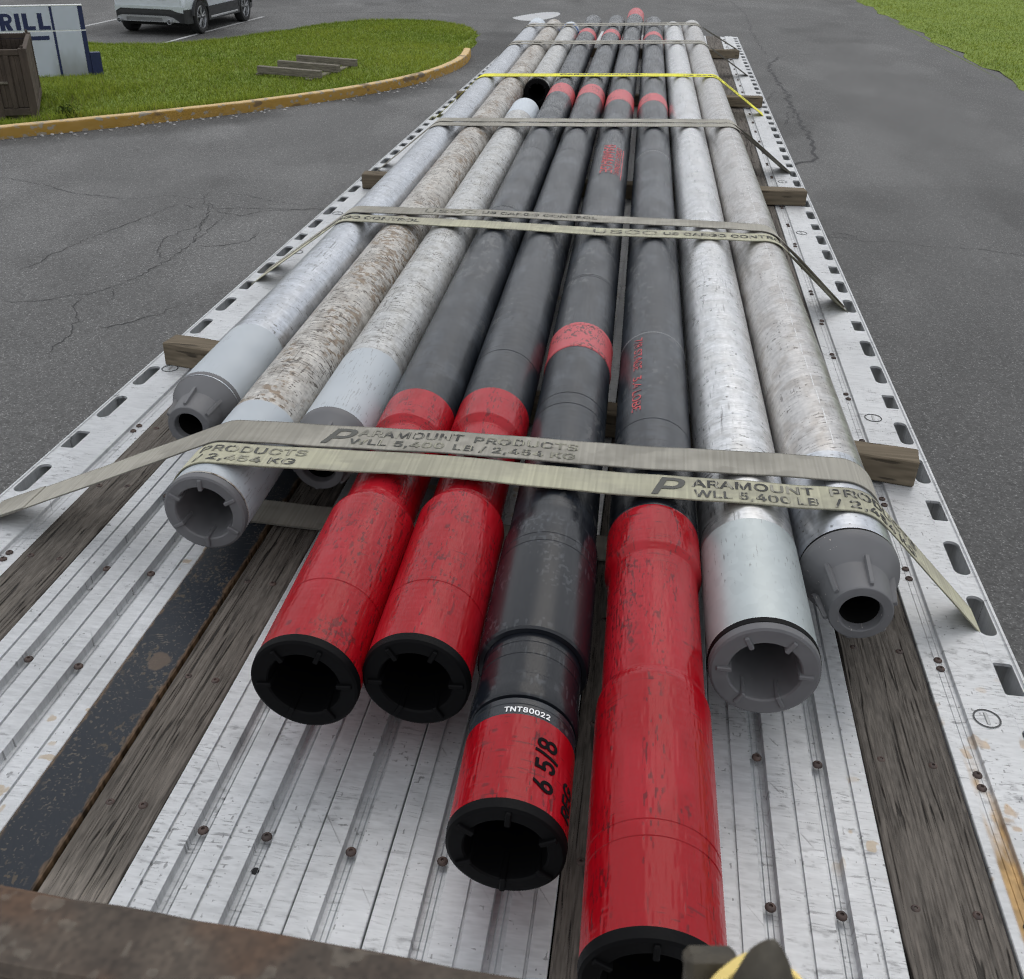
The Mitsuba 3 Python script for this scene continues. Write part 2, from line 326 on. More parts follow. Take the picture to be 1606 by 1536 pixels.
def f_crate(p, n, uv):
    g = noise(p.x * 30, p.y * 30, p.z * 3); b = fbm(p.x * 4, p.y * 4, p.z * 4, 3)
    return mix(C3(.030, .022, .017), C3(.085, .064, .048), .5 * g + .6 * (b - .2))
procmat('m_crate', f_crate, .85, 0)
def f_pallet(p, n, uv):
    g = noise(p.x * 6, p.y * 40, p.z * 60)
    return mix(C3(.085, .075, .06), C3(.20, .18, .145), g)
procmat('m_pallet', f_pallet, .9, 0)
def f_sign(p, n, uv):
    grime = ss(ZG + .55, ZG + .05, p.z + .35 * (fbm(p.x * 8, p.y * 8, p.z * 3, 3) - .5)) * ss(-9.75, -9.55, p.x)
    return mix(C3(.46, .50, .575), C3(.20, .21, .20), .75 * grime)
procmat('m_sign', f_sign, .4, 0)
plain('m_navy', (.012, .020, .075), .45)
plain('m_sign_edge', (.75, .76, .76), .5)
bsdf('m_car_paint', type='principled', base_color=rgb(.50, .54, .58), roughness=.32, metallic=.35, clearcoat=.8, clearcoat_gloss=.95)
plain('m_plastic', (.018, .019, .021), .55)
plain('m_rubber', (.014, .014, .015), .8)
plain('m_alloy', (.42, .43, .45), .3, .8)
plain('m_silver', (.48, .49, .50), .35, .7)
plain('m_skid_rim', (.30, .31, .32), .45, .4)
plain('m_skid', (.16, .165, .17), .5, .3)
plain('m_car_glass', (.02, .024, .028), .05, specular=.8)
plain('m_lamp_red', (.35, .01, .015), .2)
scene['m_water'] = {'type': 'dielectric', 'int_ior': 1.33, 'ext_ior': 1.0}
plain('m_crack', (.047, .047, .048), .95)
plain('m_road_paint', (.34, .34, .34), .85)
def f_stone(p, n, uv): return mix(C3(.16, .155, .15), C3(.42, .41, .40), noise(p.x * 14, p.y * 14))
procmat('m_stone', f_stone, .9, 0)
plain('m_blue', (.02, .14, .55), .5)
plain('m_white_wrap', (.46, .50, .54), .5)
plain('m_web_yellow', (.82, .63, .22), .7)

# ------------------------------------------------------------------ ground
def grid_fill(poly, step, jitter=0.0, zfn=None):
    x0, y0, x1, y1 = poly.bounds
    xs, ys = np.meshgrid(np.arange(x0, x1 + step, step), np.arange(y0, y1 + step, step))
    pts = np.c_[xs.ravel(), ys.ravel()]
    inside = shapely.contains_xy(poly.buffer(-step * .35), pts[:, 0], pts[:, 1])
    ring = np.array([poly.exterior.interpolate(d).coords[0] for d in np.arange(0, poly.length, step)])
    pts = np.vstack([pts[inside], ring])
    t = Delaunay(pts).simplices
    c = pts[t].mean(1); t = t[shapely.contains_xy(poly, c[:, 0], c[:, 1])]
    a, b, cc = pts[t[:, 0]], pts[t[:, 1]], pts[t[:, 2]]
    cr = (b[:, 0] - a[:, 0]) * (cc[:, 1] - a[:, 1]) - (b[:, 1] - a[:, 1]) * (cc[:, 0] - a[:, 0])
    t[cr < 0] = t[cr < 0][:, ::-1]
    z = zfn(pts) if zfn else np.zeros(len(pts))
    return trimesh.Trimesh(np.c_[pts, z], t, process=False)
g = 900.0
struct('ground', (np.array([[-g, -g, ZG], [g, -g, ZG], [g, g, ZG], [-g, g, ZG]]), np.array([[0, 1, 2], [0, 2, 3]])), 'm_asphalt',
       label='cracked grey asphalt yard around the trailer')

def smooth_path(pts, step):
    from scipy.interpolate import splprep, splev
    pts = np.asarray(pts, float); tck, u = splprep(pts.T, s=len(pts) * .012, k=3)
    n = int(np.linalg.norm(np.diff(pts, axis=0), axis=1).sum() / step)
    return np.array(splev(np.linspace(0, 1, n), tck)).T
kerb_path = smooth_path([(-10.6, 9.6), (-9.3, 11.0), (-8.044, 12.45), (-7.70, 12.88), (-7.15, 13.36), (-6.2, 14.25), (-5.5, 15.02), (-4.86, 16.05), (-4.2, 17.4), (-3.70, 19.2), (-3.44, 21.3), (-3.48, 22.1)], .12)
tang = np.gradient(kerb_path, axis=0); tang /= np.linalg.norm(tang, axis=1, keepdims=True)
inward = np.c_[-tang[:, 1], tang[:, 0]]
inner = kerb_path + inward * .15
far_edge = [(-3.66, 22.6), (-3.72, 24.0), (-4.0, 25.7), (-4.58, 27.2), (-5.6, 28.2), (-6.87, 27.8), (-8.0, 26.1), (-8.76, 23.75), (-9.37, 22.32), (-10.17, 21.57), (-11.23, 21.2), (-14, 20.2), (-17, 18), (-17, 12), (-12, 9)]
fe = smooth_path(far_edge[:11], .25)
fe = fe + .05 * RNG.standard_normal(fe.shape)
island_poly = sg.Polygon(np.vstack([inner, fe, far_edge[11:]])).buffer(0)
kerb_line = sg.LineString(inner)
def island_z(pts):
    d = np.array([kerb_line.distance(sg.Point(*q)) for q in pts])
    rim = np.array([island_poly.exterior.distance(sg.Point(*q)) for q in pts])
    z = ZG + .055 + .065 * np.exp(-(d / .25) ** 2) + .02 * (meshkit.noise(np.c_[pts * .8, pts[:, :1] * 0]) - .5)
    out = (rim < .35) & (d > .5)
    z[out] = ZG + .004 + (z[out] - ZG) * np.clip(rim[out] / .35, 0, 1)
    return z
isl = grid_fill(island_poly, .28, zfn=island_z)
struct('grass_island', isl, 'm_soil', smooth=True, label='raised lawn island inside the yellow kerb')
rg = [(7.25 + .10 * math.sin(y * 1.7) + .07 * math.sin(y * 4.3 + 1) - .012 * max(0, y - 24), y) for y in np.arange(-6, 70, .35)]
right_poly = sg.Polygon(rg + [(60, 70), (60, -6)])
right_near = right_poly.intersection(sg.box(0, 10, 24, 60))
def right_z(pts):
    d = pts[:, 0] - 7.2
    return ZG + .004 + .05 * np.clip(d / .5, 0, 1)
struct('lawn', cat([grid_fill(right_near, .6, zfn=right_z), trimesh.Trimesh([[24, -6, ZG + .05], [60, -6, ZG + .05], [60, 70, ZG + .05], [24, 70, ZG + .05]], [[0, 1, 2], [0, 2, 3]])]),
       'm_soil', smooth=True, label='mown lawn along the right side of the drive')

def blades(poly, n, zref, h0, h1, w, key, label, tall=None, clump=1.0, weight=None):
    x0, y0, x1, y1 = poly.bounds
    q = np.c_[RNG.uniform(x0, x1, n * 3), RNG.uniform(y0, y1, n * 3)]
    q = q[shapely.contains_xy(poly, q[:, 0], q[:, 1])]
    if weight is not None: q = q[RNG.random(len(q)) < weight(q)]
    q = q[:n]; n = len(q)
    m = meshkit.fbm(np.c_[q * clump, 0 * q[:, :1]], 3, 3)
    m2 = meshkit.fbm(np.c_[q * .45, 0 * q[:, :1] + 5], 2, 9)
    hh = RNG.uniform(h0, h1, n) * (.65 + .7 * m)
    if tall is not None: hh = hh * tall(q)
    a = RNG.uniform(0, 2 * np.pi, n); lean = RNG.uniform(.2, .9, n) * hh; la = RNG.uniform(0, 2 * np.pi, n)
    z = zref(q)
    ww = w * RNG.uniform(.6, 1.4, n)
    dx, dy = np.cos(a) * ww / 2, np.sin(a) * ww / 2
    b0 = np.c_[q[:, 0] - dx, q[:, 1] - dy, z]; b1 = np.c_[q[:, 0] + dx, q[:, 1] + dy, z]
    tp = np.c_[q[:, 0] + np.cos(la) * lean, q[:, 1] + np.sin(la) * lean, z + hh]
    v = np.stack([b0, b1, tp], 1).reshape(-1, 3)
    f = np.arange(3 * n).reshape(-1, 3)
    t = np.clip(.55 * m + .55 * m2 - .1 + .16 * RNG.standard_normal(n), 0, 1)[:, None]
    c = (1 - t) * np.array([.115, .19, .02]) + t * np.array([.36, .41, .065])
    dry = RNG.random(n) < .05
    c[dry] = np.array([.22, .20, .09])
    col = np.stack([c * .7, c * .7, c * 1.15], 1).reshape(-1, 3)
    struct(key, (v, f), 'm_grass', smooth=False, color=col, kind='stuff', label=label)
from scipy.interpolate import NearestNDInterpolator
_iz = NearestNDInterpolator(isl.vertices[:, :2], isl.vertices[:, 2])
def tall_isl(q):
    d = shapely.distance(kerb_line, shapely.points(q))
    return 1 + .8 * np.exp(-(d / .5) ** 2) * (q[:, 0] < -5.6) + .45 * (meshkit.noise(np.c_[q * .7, 0 * q[:, :1]]) > .6) * (q[:, 1] < 16.5)
vis_isl = island_poly.intersection(sg.Polygon([(-9.6, 11), (-3, 11), (-3, 30), (-15, 30), (-15, 21.5)]))
blades(vis_isl, 130000, lambda q: _iz(q) - .004, .035, .075, .010, 'grass', 'short green grass covering the kerbed island', tall_isl, 1.1)
blades(right_poly.intersection(sg.Polygon([(7, 15), (12, 15), (19, 47), (19, 58), (6, 58)])), 90000, lambda q: right_z(q) - .004, .03, .06, .013, 'grass', 'mown green grass right of the asphalt drive', None, .9,
       weight=lambda q: np.clip(28 / q[:, 1], .3, 1) ** 1.5)

def kerb_mesh(i0, i1):
    P, N = kerb_path[i0:i1 + 1], inward[i0:i1 + 1]
    prof = [(0, 0), (.004, .115), (.016, .142), (.04, .152), (.12, .152), (.15, .140), (.152, 0)]
    R = len(prof); v = []
    for k, (p_, n_) in enumerate(zip(P, N)):
        w = (meshkit.noise(np.array([[p_[0] * 3, p_[1] * 3, 1.0]]))[0] - .5) * .012
        for o, h in prof: v.append((p_[0] + n_[0] * (o + w), p_[1] + n_[1] * (o + w), ZG + h * (1 + w)))
    f = []
    for k in range(len(P) - 1):
        for j in range(R - 1):
            a = k * R + j; f += [(a, a + R, a + 1), (a + 1, a + R, a + R + 1)]
    for base, flip in ((0, False), ((len(P) - 1) * R, True)):
        for j in range(1, R - 1): f.append((base, base + j, base + j + 1) if not flip else (base, base + j + 1, base + j))
    m = trimesh.Trimesh(v, f, process=False); m.invert(); return m
kk = numbered('kerb'); labels[kk] = {'kind': 'structure', 'label': 'worn yellow painted kerb edging the grass island'}
NK = len(kerb_path)
cuts = [0, int(NK * .17), int(NK * .36), int(NK * .475), int(NK * .63), int(NK * .775), NK - 1]
for a, b in zip(cuts[:-1], cuts[1:]):
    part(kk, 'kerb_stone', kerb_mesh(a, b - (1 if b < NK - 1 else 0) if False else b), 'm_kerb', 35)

# loose stones in the gutter
def pebble(x, y, z, s):
    m = trimesh.creation.icosphere(subdivisions=1, radius=s)
    m.vertices *= 1 + .35 * (RNG.random((len(m.vertices), 1)) - .5); m.vertices *= np.array([1, RNG.uniform(.6, 1), RNG.uniform(.4, .7)])
    m.apply_transform(rotz(RNG.uniform(0, 6))); m.apply_translation((x, y, z + s * .25)); return m
st = []
for i in range(150):
    k = int(NK * (.17 + .62 * RNG.random() ** 1.1)); o = -.02 - abs(RNG.normal(0, .12)); q = kerb_path[k] + inward[k] * o
    st.append(pebble(q[0], q[1], ZG, RNG.uniform(.006, .028)))
struct('gravel', cat(st), 'm_stone', kind='stuff', label='loose gravel along the foot of the yellow kerb')

# cracks in the asphalt
CR = [[(-6.879, 10.638), (-6.673, 10.596), (-6.197, 10.425), (-5.781, 10.197), (-5.439, 10.161), (-5.108, 10.103), (-4.91, 10.236), (-4.708, 10.372), (-4.524, 10.297), (-4.344, 10.292), (-4.388, 10.51), (-4.374, 10.66)],
 [(-4.509, 10.092), (-4.601, 9.578), (-4.753, 9.001), (-4.826, 8.597), (-4.884, 8.173), (-4.877, 7.886), (-4.947, 7.642)], [(-4.509, 10.092), (-4.264, 9.951), (-4.153, 9.945)], [(-4.246, 10.582), (-3.914, 10.556), (-3.67, 10.403), (-3.2, 10.3)],
 [(-4.344, 10.292), (-4.161, 10.009), (-4.063, 9.772), (-3.974, 9.391), (-3.889, 9.091), (-3.808, 8.727), (-3.819, 8.317), (-3.863, 7.816), (-3.92, 7.628), (-3.978, 7.509), (-4.058, 7.326), (-4.234, 7.227), (-4.353, 7.083), (-4.565, 7.01), (-4.697, 7.087)],
 [(-4.063, 9.772), (-3.978, 9.36), (-4.069, 9.134), (-4.13, 8.895), (-4.049, 8.541), (-3.981, 8.429), (-3.827, 8.266)], [(-4.281, 10.252), (-4.07, 9.965), (-3.938, 9.997), (-3.735, 10.08), (-3.3, 10.15), (-2.6, 10.3)],
 [(-4.07, 9.965), (-3.917, 9.807), (-3.731, 9.788), (-3.535, 10.03), (-3.0, 10.2)], [(-3.87, 9.692), (-3.849, 9.215), (-3.826, 8.884), (-3.797, 8.703)], [(-3.797, 8.703), (-3.566, 8.772), (-3.411, 8.873), (-3.328, 9.0), (-3.351, 9.333)],
 [(-3.925, 7.521), (-3.871, 7.327), (-3.819, 7.14)], [(-4.09, 7.279), (-4.016, 6.983), (-3.854, 6.761), (-3.779, 6.5), (-3.755, 6.244), (-3.756, 6.067)], [(-3.837, 6.729), (-3.821, 6.876)], [(-3.654, 6.56), (-3.57, 6.68), (-3.406, 6.892), (-3.297, 7.1), (-3.233, 7.267)],
 [(-4.177, 8.748), (-3.991, 8.846), (-3.858, 8.959)],
 [(2.664, 29.054), (2.656, 24.741), (2.971, 24.418), (3.264, 24.727), (3.679, 25.055), (4.777, 25.514)], [(2.971, 24.418), (2.661, 23.342), (2.575, 21.818), (2.636, 19.519), (2.59, 18.089), (2.602, 16.571), (2.627, 15.398), (2.603, 14.575), (2.558, 14.184), (2.388, 13.879), (2.221, 13.653), (1.6, 13.1)],
 [(2.868, 32.238), (4.266, 32.992), (5.947, 33.32)], [(3.214, 27.207), (5.621, 28.314)], [(1.6, 10.5), (2.221, 10.426), (2.444, 10.416), (2.584, 10.328), (2.855, 10.421), (3.173, 10.316), (3.681, 10.346), (4.069, 10.206), (5.5, 10.0)], [(2.245, 10.619), (2.462, 10.544), (2.566, 10.324)],
 [(2.457, 17.567), (2.441, 16.666), (2.28, 16.339)], [(2.596, 17.299), (2.414, 16.801), (2.333, 16.354)], [(2.464, 19.656), (2.149, 18.289), (1.968, 17.738)], [(2.774, 33.996), (2.664, 29.054)], [(2.464, 38.775), (2.629, 36.233), (2.774, 33.996)],
 [(-14, 27.5), (-10, 28.5), (-6, 30.5), (-3.6, 31)], [(-12, 33), (-7, 34.5), (-2, 36), (1, 36.5)]]
cv, cf = [], []
for ci, line in enumerate(CR):
    line = np.array(line); L = np.r_[0, np.cumsum(np.linalg.norm(np.diff(line, axis=0), axis=1))]
    far = line[:, 1].mean() > 12
    ts = np.arange(0, L[-1], .05 if not far else .12)
    P = np.c_[np.interp(ts, L, line[:, 0]), np.interp(ts, L, line[:, 1])]
    if len(P) < 3: continue
    t = np.gradient(P, axis=0); t /= np.linalg.norm(t, axis=1, keepdims=True) + 1e-9; nn = np.c_[-t[:, 1], t[:, 0]]
    P = P + nn * (RNG.standard_normal((len(P), 1)) * (.012 if not far else .03))
    wide = (.012 if ci == 16 else .007) if far else .0040
    w = wide * (.5 + RNG.random(len(P))) * np.clip(np.minimum(ts, ts[-1] - ts) / .15, .15, 1)
    if ci == 16: w *= 1.7
    a, b = P + nn * w[:, None], P - nn * w[:, None]; o = len(cv)
    for i in range(len(P)): cv += [(*a[i], ZG + .0035), (*b[i], ZG + .0035)]
    for i in range(len(P) - 1): k = o + 2 * i; cf += [(k, k + 1, k + 2), (k + 1, k + 3, k + 2)]
struct('crack', (np.array(cv), np.array(cf)), 'm_crack', label='dark cracks running through the asphalt')
def ribbon(pts, w, z):
    pts = np.array(pts, float); t = np.gradient(pts, axis=0); t /= np.linalg.norm(t, axis=1, keepdims=True); nn = np.c_[-t[:, 1], t[:, 0]] * w / 2
    v = []; f = []
    for a, b in zip(pts + nn, pts - nn): v += [(*a, z), (*b, z)]
    for i in range(len(pts) - 1): k = 2 * i; f += [(k, k + 1, k + 2), (k + 1, k + 3, k + 2)]
    return trimesh.Trimesh(v, f, process=False)
struct('road_marking', cat([ribbon([(-10.06, 21.3), (-10.03, 23.4), (-9.93, 27.5)], .09, ZG + .004), ribbon([(-12.95, 23.6), (-12.98, 27.5)], .09, ZG + .004)]), 'm_road_paint', label='faded parking bay lines beside the car')
pud = sg.Polygon(smooth_path([(-3.75, 29.9), (-3.5, 30.7), (-3.14, 31.7), (-2.7, 32.1), (-2.55, 31.5), (-2.75, 30.6), (-2.85, 29.7), (-3.3, 29.2), (-3.75, 29.9)], .12)).buffer(0)
pm = extrude(pud, .004); pm.apply_translation((0, 0, ZG + .002)); struct('puddle', pm, 'm_water', label='bright puddle on the asphalt beyond the load')
#--MORE--
# ------------------------------------------------------------------ trailer
TR = thing('flatbed_trailer', 'long flatbed trailer with bright aluminium and weathered wood deck boards', 'trailer')
Y0, Y1 = 0.28, 13.86
PITCHY = 0.3545
def plank_profile(x0, x1, chans, grooves, zt=0.0, zb=-.036):
    """top outline with round-bottomed channels (with two ridges) and thin grooves"""
    pts = [(x0, zb), (x0, zt - .0015), (x0 + .0015, zt)]
    feats = [(c - .015, 'c', c) for c in chans] + [(q - .0018, 'g', q) for q in grooves]
    for _, k, c in sorted(feats):
        if k == 'g': pts += [(c - .0030, zt), (c - .0020, zt - .006), (c + .0020, zt - .006), (c + .0030, zt)]
        else:
            d = .021
            pts += [(c - .0155, zt), (c - .0150, zt - .001), (c - .0142, zt - d), (c - .006, zt - d), (c - .0048, zt - d + .003), (c - .0036, zt - d), (c + .0036, zt - d), (c + .0048, zt - d + .003), (c + .006, zt - d), (c + .0142, zt - d), (c + .0150, zt - .001), (c + .0155, zt)]
    pts += [(x1 - .0015, zt), (x1, zt - .0015), (x1, zb)]
    return sg.Polygon(pts)
def P2(x0, flip=False, x1=None):
    w = .300 if x1 is None else x1 - x0
    ch, gr = [.090, .208], [.036, .148, .262]
    if flip: ch, gr = [w - c for c in ch], [w - q for q in gr]
    return plank_profile(x0 + .001, x0 + w - .001, [x0 + c for c in ch], [x0 + q for q in gr])
for poly in (P2(-.948), P2(-.394), plank_profile(-.093, .037, [-.030], []), P2(.039, True), plank_profile(.503, .604, [.555], []), P2(.605, True)):
    part(TR, 'aluminum_plank', along_y(poly, Y0, Y1), 'm_alu', False)
def wood_plank(x0, x1, y0=Y0, y1=Y1, zt=-.001):
    pts = [(x0 + .002, -.036), (x0 + .002, zt - .003), (x0 + .005, zt)] + [(x0 + .005 + (x1 - x0 - .010) * t, zt + .0012 * math.sin(t * 17 + x0 * 40)) for t in np.linspace(.08, .92, 9)] + [(x1 - .005, zt), (x1 - .002, zt - .003), (x1 - .002, -.036)]
    part(TR, 'wood_plank', along_y(sg.Polygon(pts), y0, y1), 'm_wood_deck', 35)
for x0, x1 in ((-1.098, -.948), (-.5235, -.394), (.339, .502), (.906, 1.082)): wood_plank(x0, x1)
sp = sg.Polygon([(-.647, -.034), (-.647, .002), (-.644, .0045), (-.530, .0045), (-.527, .002), (-.527, -.034)])
part(TR, 'steel_strip', along_y(sp, Y0, Y1), 'm_strip', False, label='black painted steel strip with rusted edges')

# side rails with strap pockets
def pockets(side):
    base = 1.766 if side > 0 else 1.714
    out = []
    k = -2
    while True:
        b = base + .7107 * k
        if b > Y1 - .3: break
        for a, l, r in ((0, .107, .006), (.205, .157, .020), (.451, .157, .020)):
            y = b + a
            if y > Y0 + .05 and y + l < Y1 - .05: out.append((y, y + l, r))
        k += 1
    return out
def rail(side):
    x = lambda v: side * v
    # deck flange with screw groove
    prof = [(1.084, -.034), (1.084, -.0015), (1.0855, 0), (1.102, 0), (1.1030, -.0035), (1.114, -.0035), (1.115, -.0022), (1.116, -.0035), (1.127, -.0035), (1.128, -.0022), (1.129, -.0035), (1.1365, -.0035), (1.1372, .0045), (1.1385, .006), (1.236, .006), (1.238, .004), (1.238, -.034)]
    pr = [(side * a, b) for a, b in prof]
    if side < 0: pr = [(-(a if a < 1.1 else a) , b) for a, b in [( -q[0], q[1]) for q in pr]]
    part(TR, 'rail_flange', along_y(sg.Polygon(pr).buffer(0), Y0, Y1), 'm_alu_rail', False)
    # pocketed top
    xi, xo = 1.2385, 1.2835
    outer = sg.box(xi, Y0, xo, Y1)
    holes = [sg.box(xi + .001 + r, a + r, xo - .003 - r, b - r).buffer(r, quad_segs=5) for a, b, r in pockets(side)]
    poly = outer.difference(shapely.union_all(holes))
    m = extrude(poly, .008); m.apply_translation((0, 0, -.008 + .003))
    lip = along_y(sg.Polygon([(1.2838, -.085), (1.2838, .002), (1.286, .004), (1.2868, .0015), (1.288, .0015), (1.2888, .004), (1.2945, .004), (1.2965, .002), (1.2965, -.13), (1.2838, -.13)]), Y0, Y1)
    web = cat([box(1.232, 1.2836, Y0, Y1, -.097, -.0865), box(1.2345, 1.2383, Y0, Y1, -.086, -.0345)])
    if side < 0:
        for q in (m, lip, web): q.vertices[:, 0] *= -1; q.invert()
    part(TR, 'pocket_rail', m, 'm_alu_rail', False); part(TR, 'rub_rail', lip, 'm_alu_rail', False); part(TR, 'rail_web', web, 'm_steel_grey', False)
rail(1); rail(-1)
part(TR, 'underdeck', box(-1.23, 1.23, Y0 + .01, Y1 - .01, -.060, -.044), 'm_void', False)
# frame and running gear below the deck
for x in (-.55, .55):
    part(TR, 'frame_beam', along_y(sg.Polygon([(x - .08, -.062), (x + .08, -.062), (x + .08, -.085), (x + .012, -.09), (x + .012, -.48), (x + .08, -.485), (x + .08, -.5), (x - .08, -.5), (x - .08, -.485), (x - .012, -.48), (x - .012, -.09), (x - .08, -.085)]), Y0, Y1 - .1), 'm_steel_grey', False)
def lathe_mesh(prof, n=24, axis='x'):
    th = np.linspace(0, 2 * np.pi, n, endpoint=False); v = []; f = []
    for a, r in prof:
        for t in th: v.append((a, r * math.cos(t), r * math.sin(t)))
    for i in range(len(prof) - 1):
        for j in range(n):
            a, b = i * n + j, i * n + (j + 1) % n; f += [(a, b, a + n), (b, b + n, a + n)]
    m = trimesh.Trimesh(v, f, process=False)
    if m.volume < 0: m.invert()
    return m
tw = lathe_mesh([(-.13, .28), (-.14, .34), (-.13, .47), (-.09, .5), (.09, .5), (.13, .47), (.14, .34), (.13, .28), (.05, .25), (.05, .1), (.09, .08), (.09, .001)], 32)
for y in (10.9, 12.2):
    for x in (-1.05, 1.05):
        m = tw.copy(); m.vertices[:, 0] *= np.sign(x); 
        if x < 0: m.invert()
        m.apply_translation((x, y, ZG + .5)); part(TR, 'wheel', m, 'm_rubber', 40)
    part(TR, 'axle', box(-.92, .92, y - .06, y + .06, ZG + .44, ZG + .56), 'm_steel_dark', False)
for x in (-.5, .5):
    part(TR, 'landing_leg', box(x - .06, x + .06, 2.2, 2.32, ZG, -.5), 'm_steel_dark', False)

# screws
def screw_mesh():
    return lathe_mesh([(0, .0098), (.0022, .0098), (.0048, .0080), (.0062, .0050), (.0062, .0036), (.0028, .0030), (.0028, .0002)], 12)
sm = screw_mesh(); sv = sm.vertices.copy(); sm.vertices = np.c_[sv[:, 1], sv[:, 2], sv[:, 0]]
if sm.volume < 0: sm.invert()
SCREW = mikit.ply(sm, 'm_screw', smooth=35)
far_screws = []
def screw(x, y, z, s=1.0):
    x += RNG.normal(0, .0012); y += RNG.normal(0, .003)
    if y < 5.2 or x > 1.0 and y < 9.0: put(TR, 'screw', SCREW, T().translate([float(x), float(y), float(z + (.012 if z < -.015 else 0))]).rotate([0, 0, 1], float(RNG.uniform(0, 60))).scale(float(s)))
    else:
        q = sm.copy(); q.apply_translation((x, y, z)); far_screws.append(q)
rows = [1.155, 1.500] + [1.850 + PITCHY * k for k in range(0, 34)]
for ri, y in enumerate(rows):
    for s in (1, -1):
        for dy in (0, .035): screw(s * 1.1215, y + (.985 if s < 0 else 0) * 0 + dy - .017 + (.03 if s < 0 else 0), -.0035, .95)
    k = 1.0
    for x in (.940, 1.042): screw(x, y + .03 - .0 * x, -.0035, .9)
    if y < 3.1:
        for x in (-1.062, -.985): screw(x, y + .04, -.0035, .9)
        for x in (-.493, -.433): screw(x, y + .03, -.0035, .9)
    if y < 2.6:
        for x in (-.858, -.740): screw(x, y + .03, -.0205)
    if y < 1.9:
        for x in (-.304, -.186, -.030, .132): screw(x, y, -.0205)
        screw(.249, y, -.0205)
        screw(.372, y + .03, -.0035, .9)
    if y < 2.4:
        for x in (.697, .815): screw(x, y, -.0205)
hm = lathe_mesh([(0, .0075), (.0015, .006), (.0018, .0002)], 10); hv = hm.vertices.copy(); hm.vertices = np.c_[hv[:, 1], hv[:, 2], hv[:, 0]]
put(TR, 'screw', mikit.ply(hm, 'm_void'), T().translate([-.186, 1.095, -.0203]))
if far_screws: part(TR, 'screw', cat(far_screws), 'm_screw', False, kind='stuff')
# inset lashing rings
def ring_parts():
    pan = lathe_mesh([(-.0005, .0285), (.0012, .0285), (.0012, .0245), (-.009, .0225), (-.009, .0002)], 28); v = pan.vertices.copy(); pan.vertices = np.c_[v[:, 1], v[:, 2], v[:, 0]]
    if pan.volume < 0: pan.invert()
    blk = lathe_mesh([(.0008, .0275), (.0018, .0275), (.0018, .0250), (.0008, .0250)], 28); v = blk.vertices.copy(); blk.vertices = np.c_[v[:, 1], v[:, 2], v[:, 0]]
    bar = box(-.0045, .0045, -.019, .019, -.010, .0015, .002)
    return mikit.ply(pan, 'm_ring', smooth=30), mikit.ply(blk, 'm_steel_dark', smooth=30), mikit.ply(bar, 'm_steel_grey')
RP = ring_parts()
for x, y in ((1.178, 1.678), (1.179, 3.094), (1.173, 5.232), (1.174, 6.319), (-1.204, 3.016), (-1.198, 4.364), (-1.203, 5.033)):
    k = numbered(TR + '__lashing_ring')
    M = T().translate([x, y, .0062])
    scene[k] = {**RP[0], 'to_world': M}
    put(k, 'rim', RP[1], M); put(k, 'bar', RP[2], M)

# ------------------------------------------------------------------ timbers under the pipes
def timber(label, pl, pr, w=.089, h=.088, name='timber', seed=0):
    t = thing(name, label, 'timber', None)
    pl, pr = np.array(pl), np.array(pr); L = np.linalg.norm(pr - pl); a = math.atan2(pr[1] - pl[1], pr[0] - pl[0])
    m = man(box(0, L, 0, w, .007, .007 + h - .0065, .004)).refine_to_length(.03)
    m = tri(m); v = m.vertices
    v += (meshkit.noise(v * np.array([9, 40, 40]), seed)[:, None] - .5) * .004
    m.apply_transform(rotz(a)); m.apply_translation((pl[0], pl[1], 0))
    part(t, 'beam', m, 'm_timber', 30)
    return t
timber('weathered cross timber nearest the pipe ends, just behind the first pair of straps', (-1.234, 3.043), (1.218, 2.643), seed=1)
timber('weathered cross timber behind the pair of straps halfway up the load', (-1.212, 5.541), (1.248, 5.765), seed=2)
timber('weathered cross timber under the pipes at the bright yellow strap', (-1.20, 8.32), (1.234, 8.845), seed=3)
timber('farthest cross timber, by the distant end of the trailer', (-1.1, 11.15), (1.205, 11.81), seed=4)

# ------------------------------------------------------------------ pipes
TZ = .089
KN = {1: ([(2.29, -.797), (3.33, -.803), (5.6, -.850), (10, -.948)], .098), 2: ([(1.88, -.579), (3.3, -.605), (5.6, -.658), (10, -.764)], .098),
      3: ([(2.14, -.387), (3.35, -.407), (5.6, -.459), (10, -.566)], .098), 4: ([(1.35, -.163), (3.4, -.212), (5.6, -.260), (10, -.366)], .099),
      5: ([(1.38, .038), (3.4, -.010), (5.7, -.057), (10, -.130)], .100), 6: ([(1.04, .258), (3.45, .201), (5.8, .158), (9.7, .085)], .100),
      7: ([(.84, .487), (3.5, .431), (5.9, .387), (9.7, .312)], .1015), 8: ([(1.53, .685), (3.55, .642), (5.85, .604), (10, .521)], .105),
      9: ([(1.745, .895), (3.55, .862), (5.9, .815), (10.4, .727)], .105)}
FIT = {i: np.polyfit(*np.array(k[0]).T, 2) for i, k in KN.items()}
def ax(i, y): return np.polyval(FIT[i], y)
def az(i): return TZ + KN[i][1]
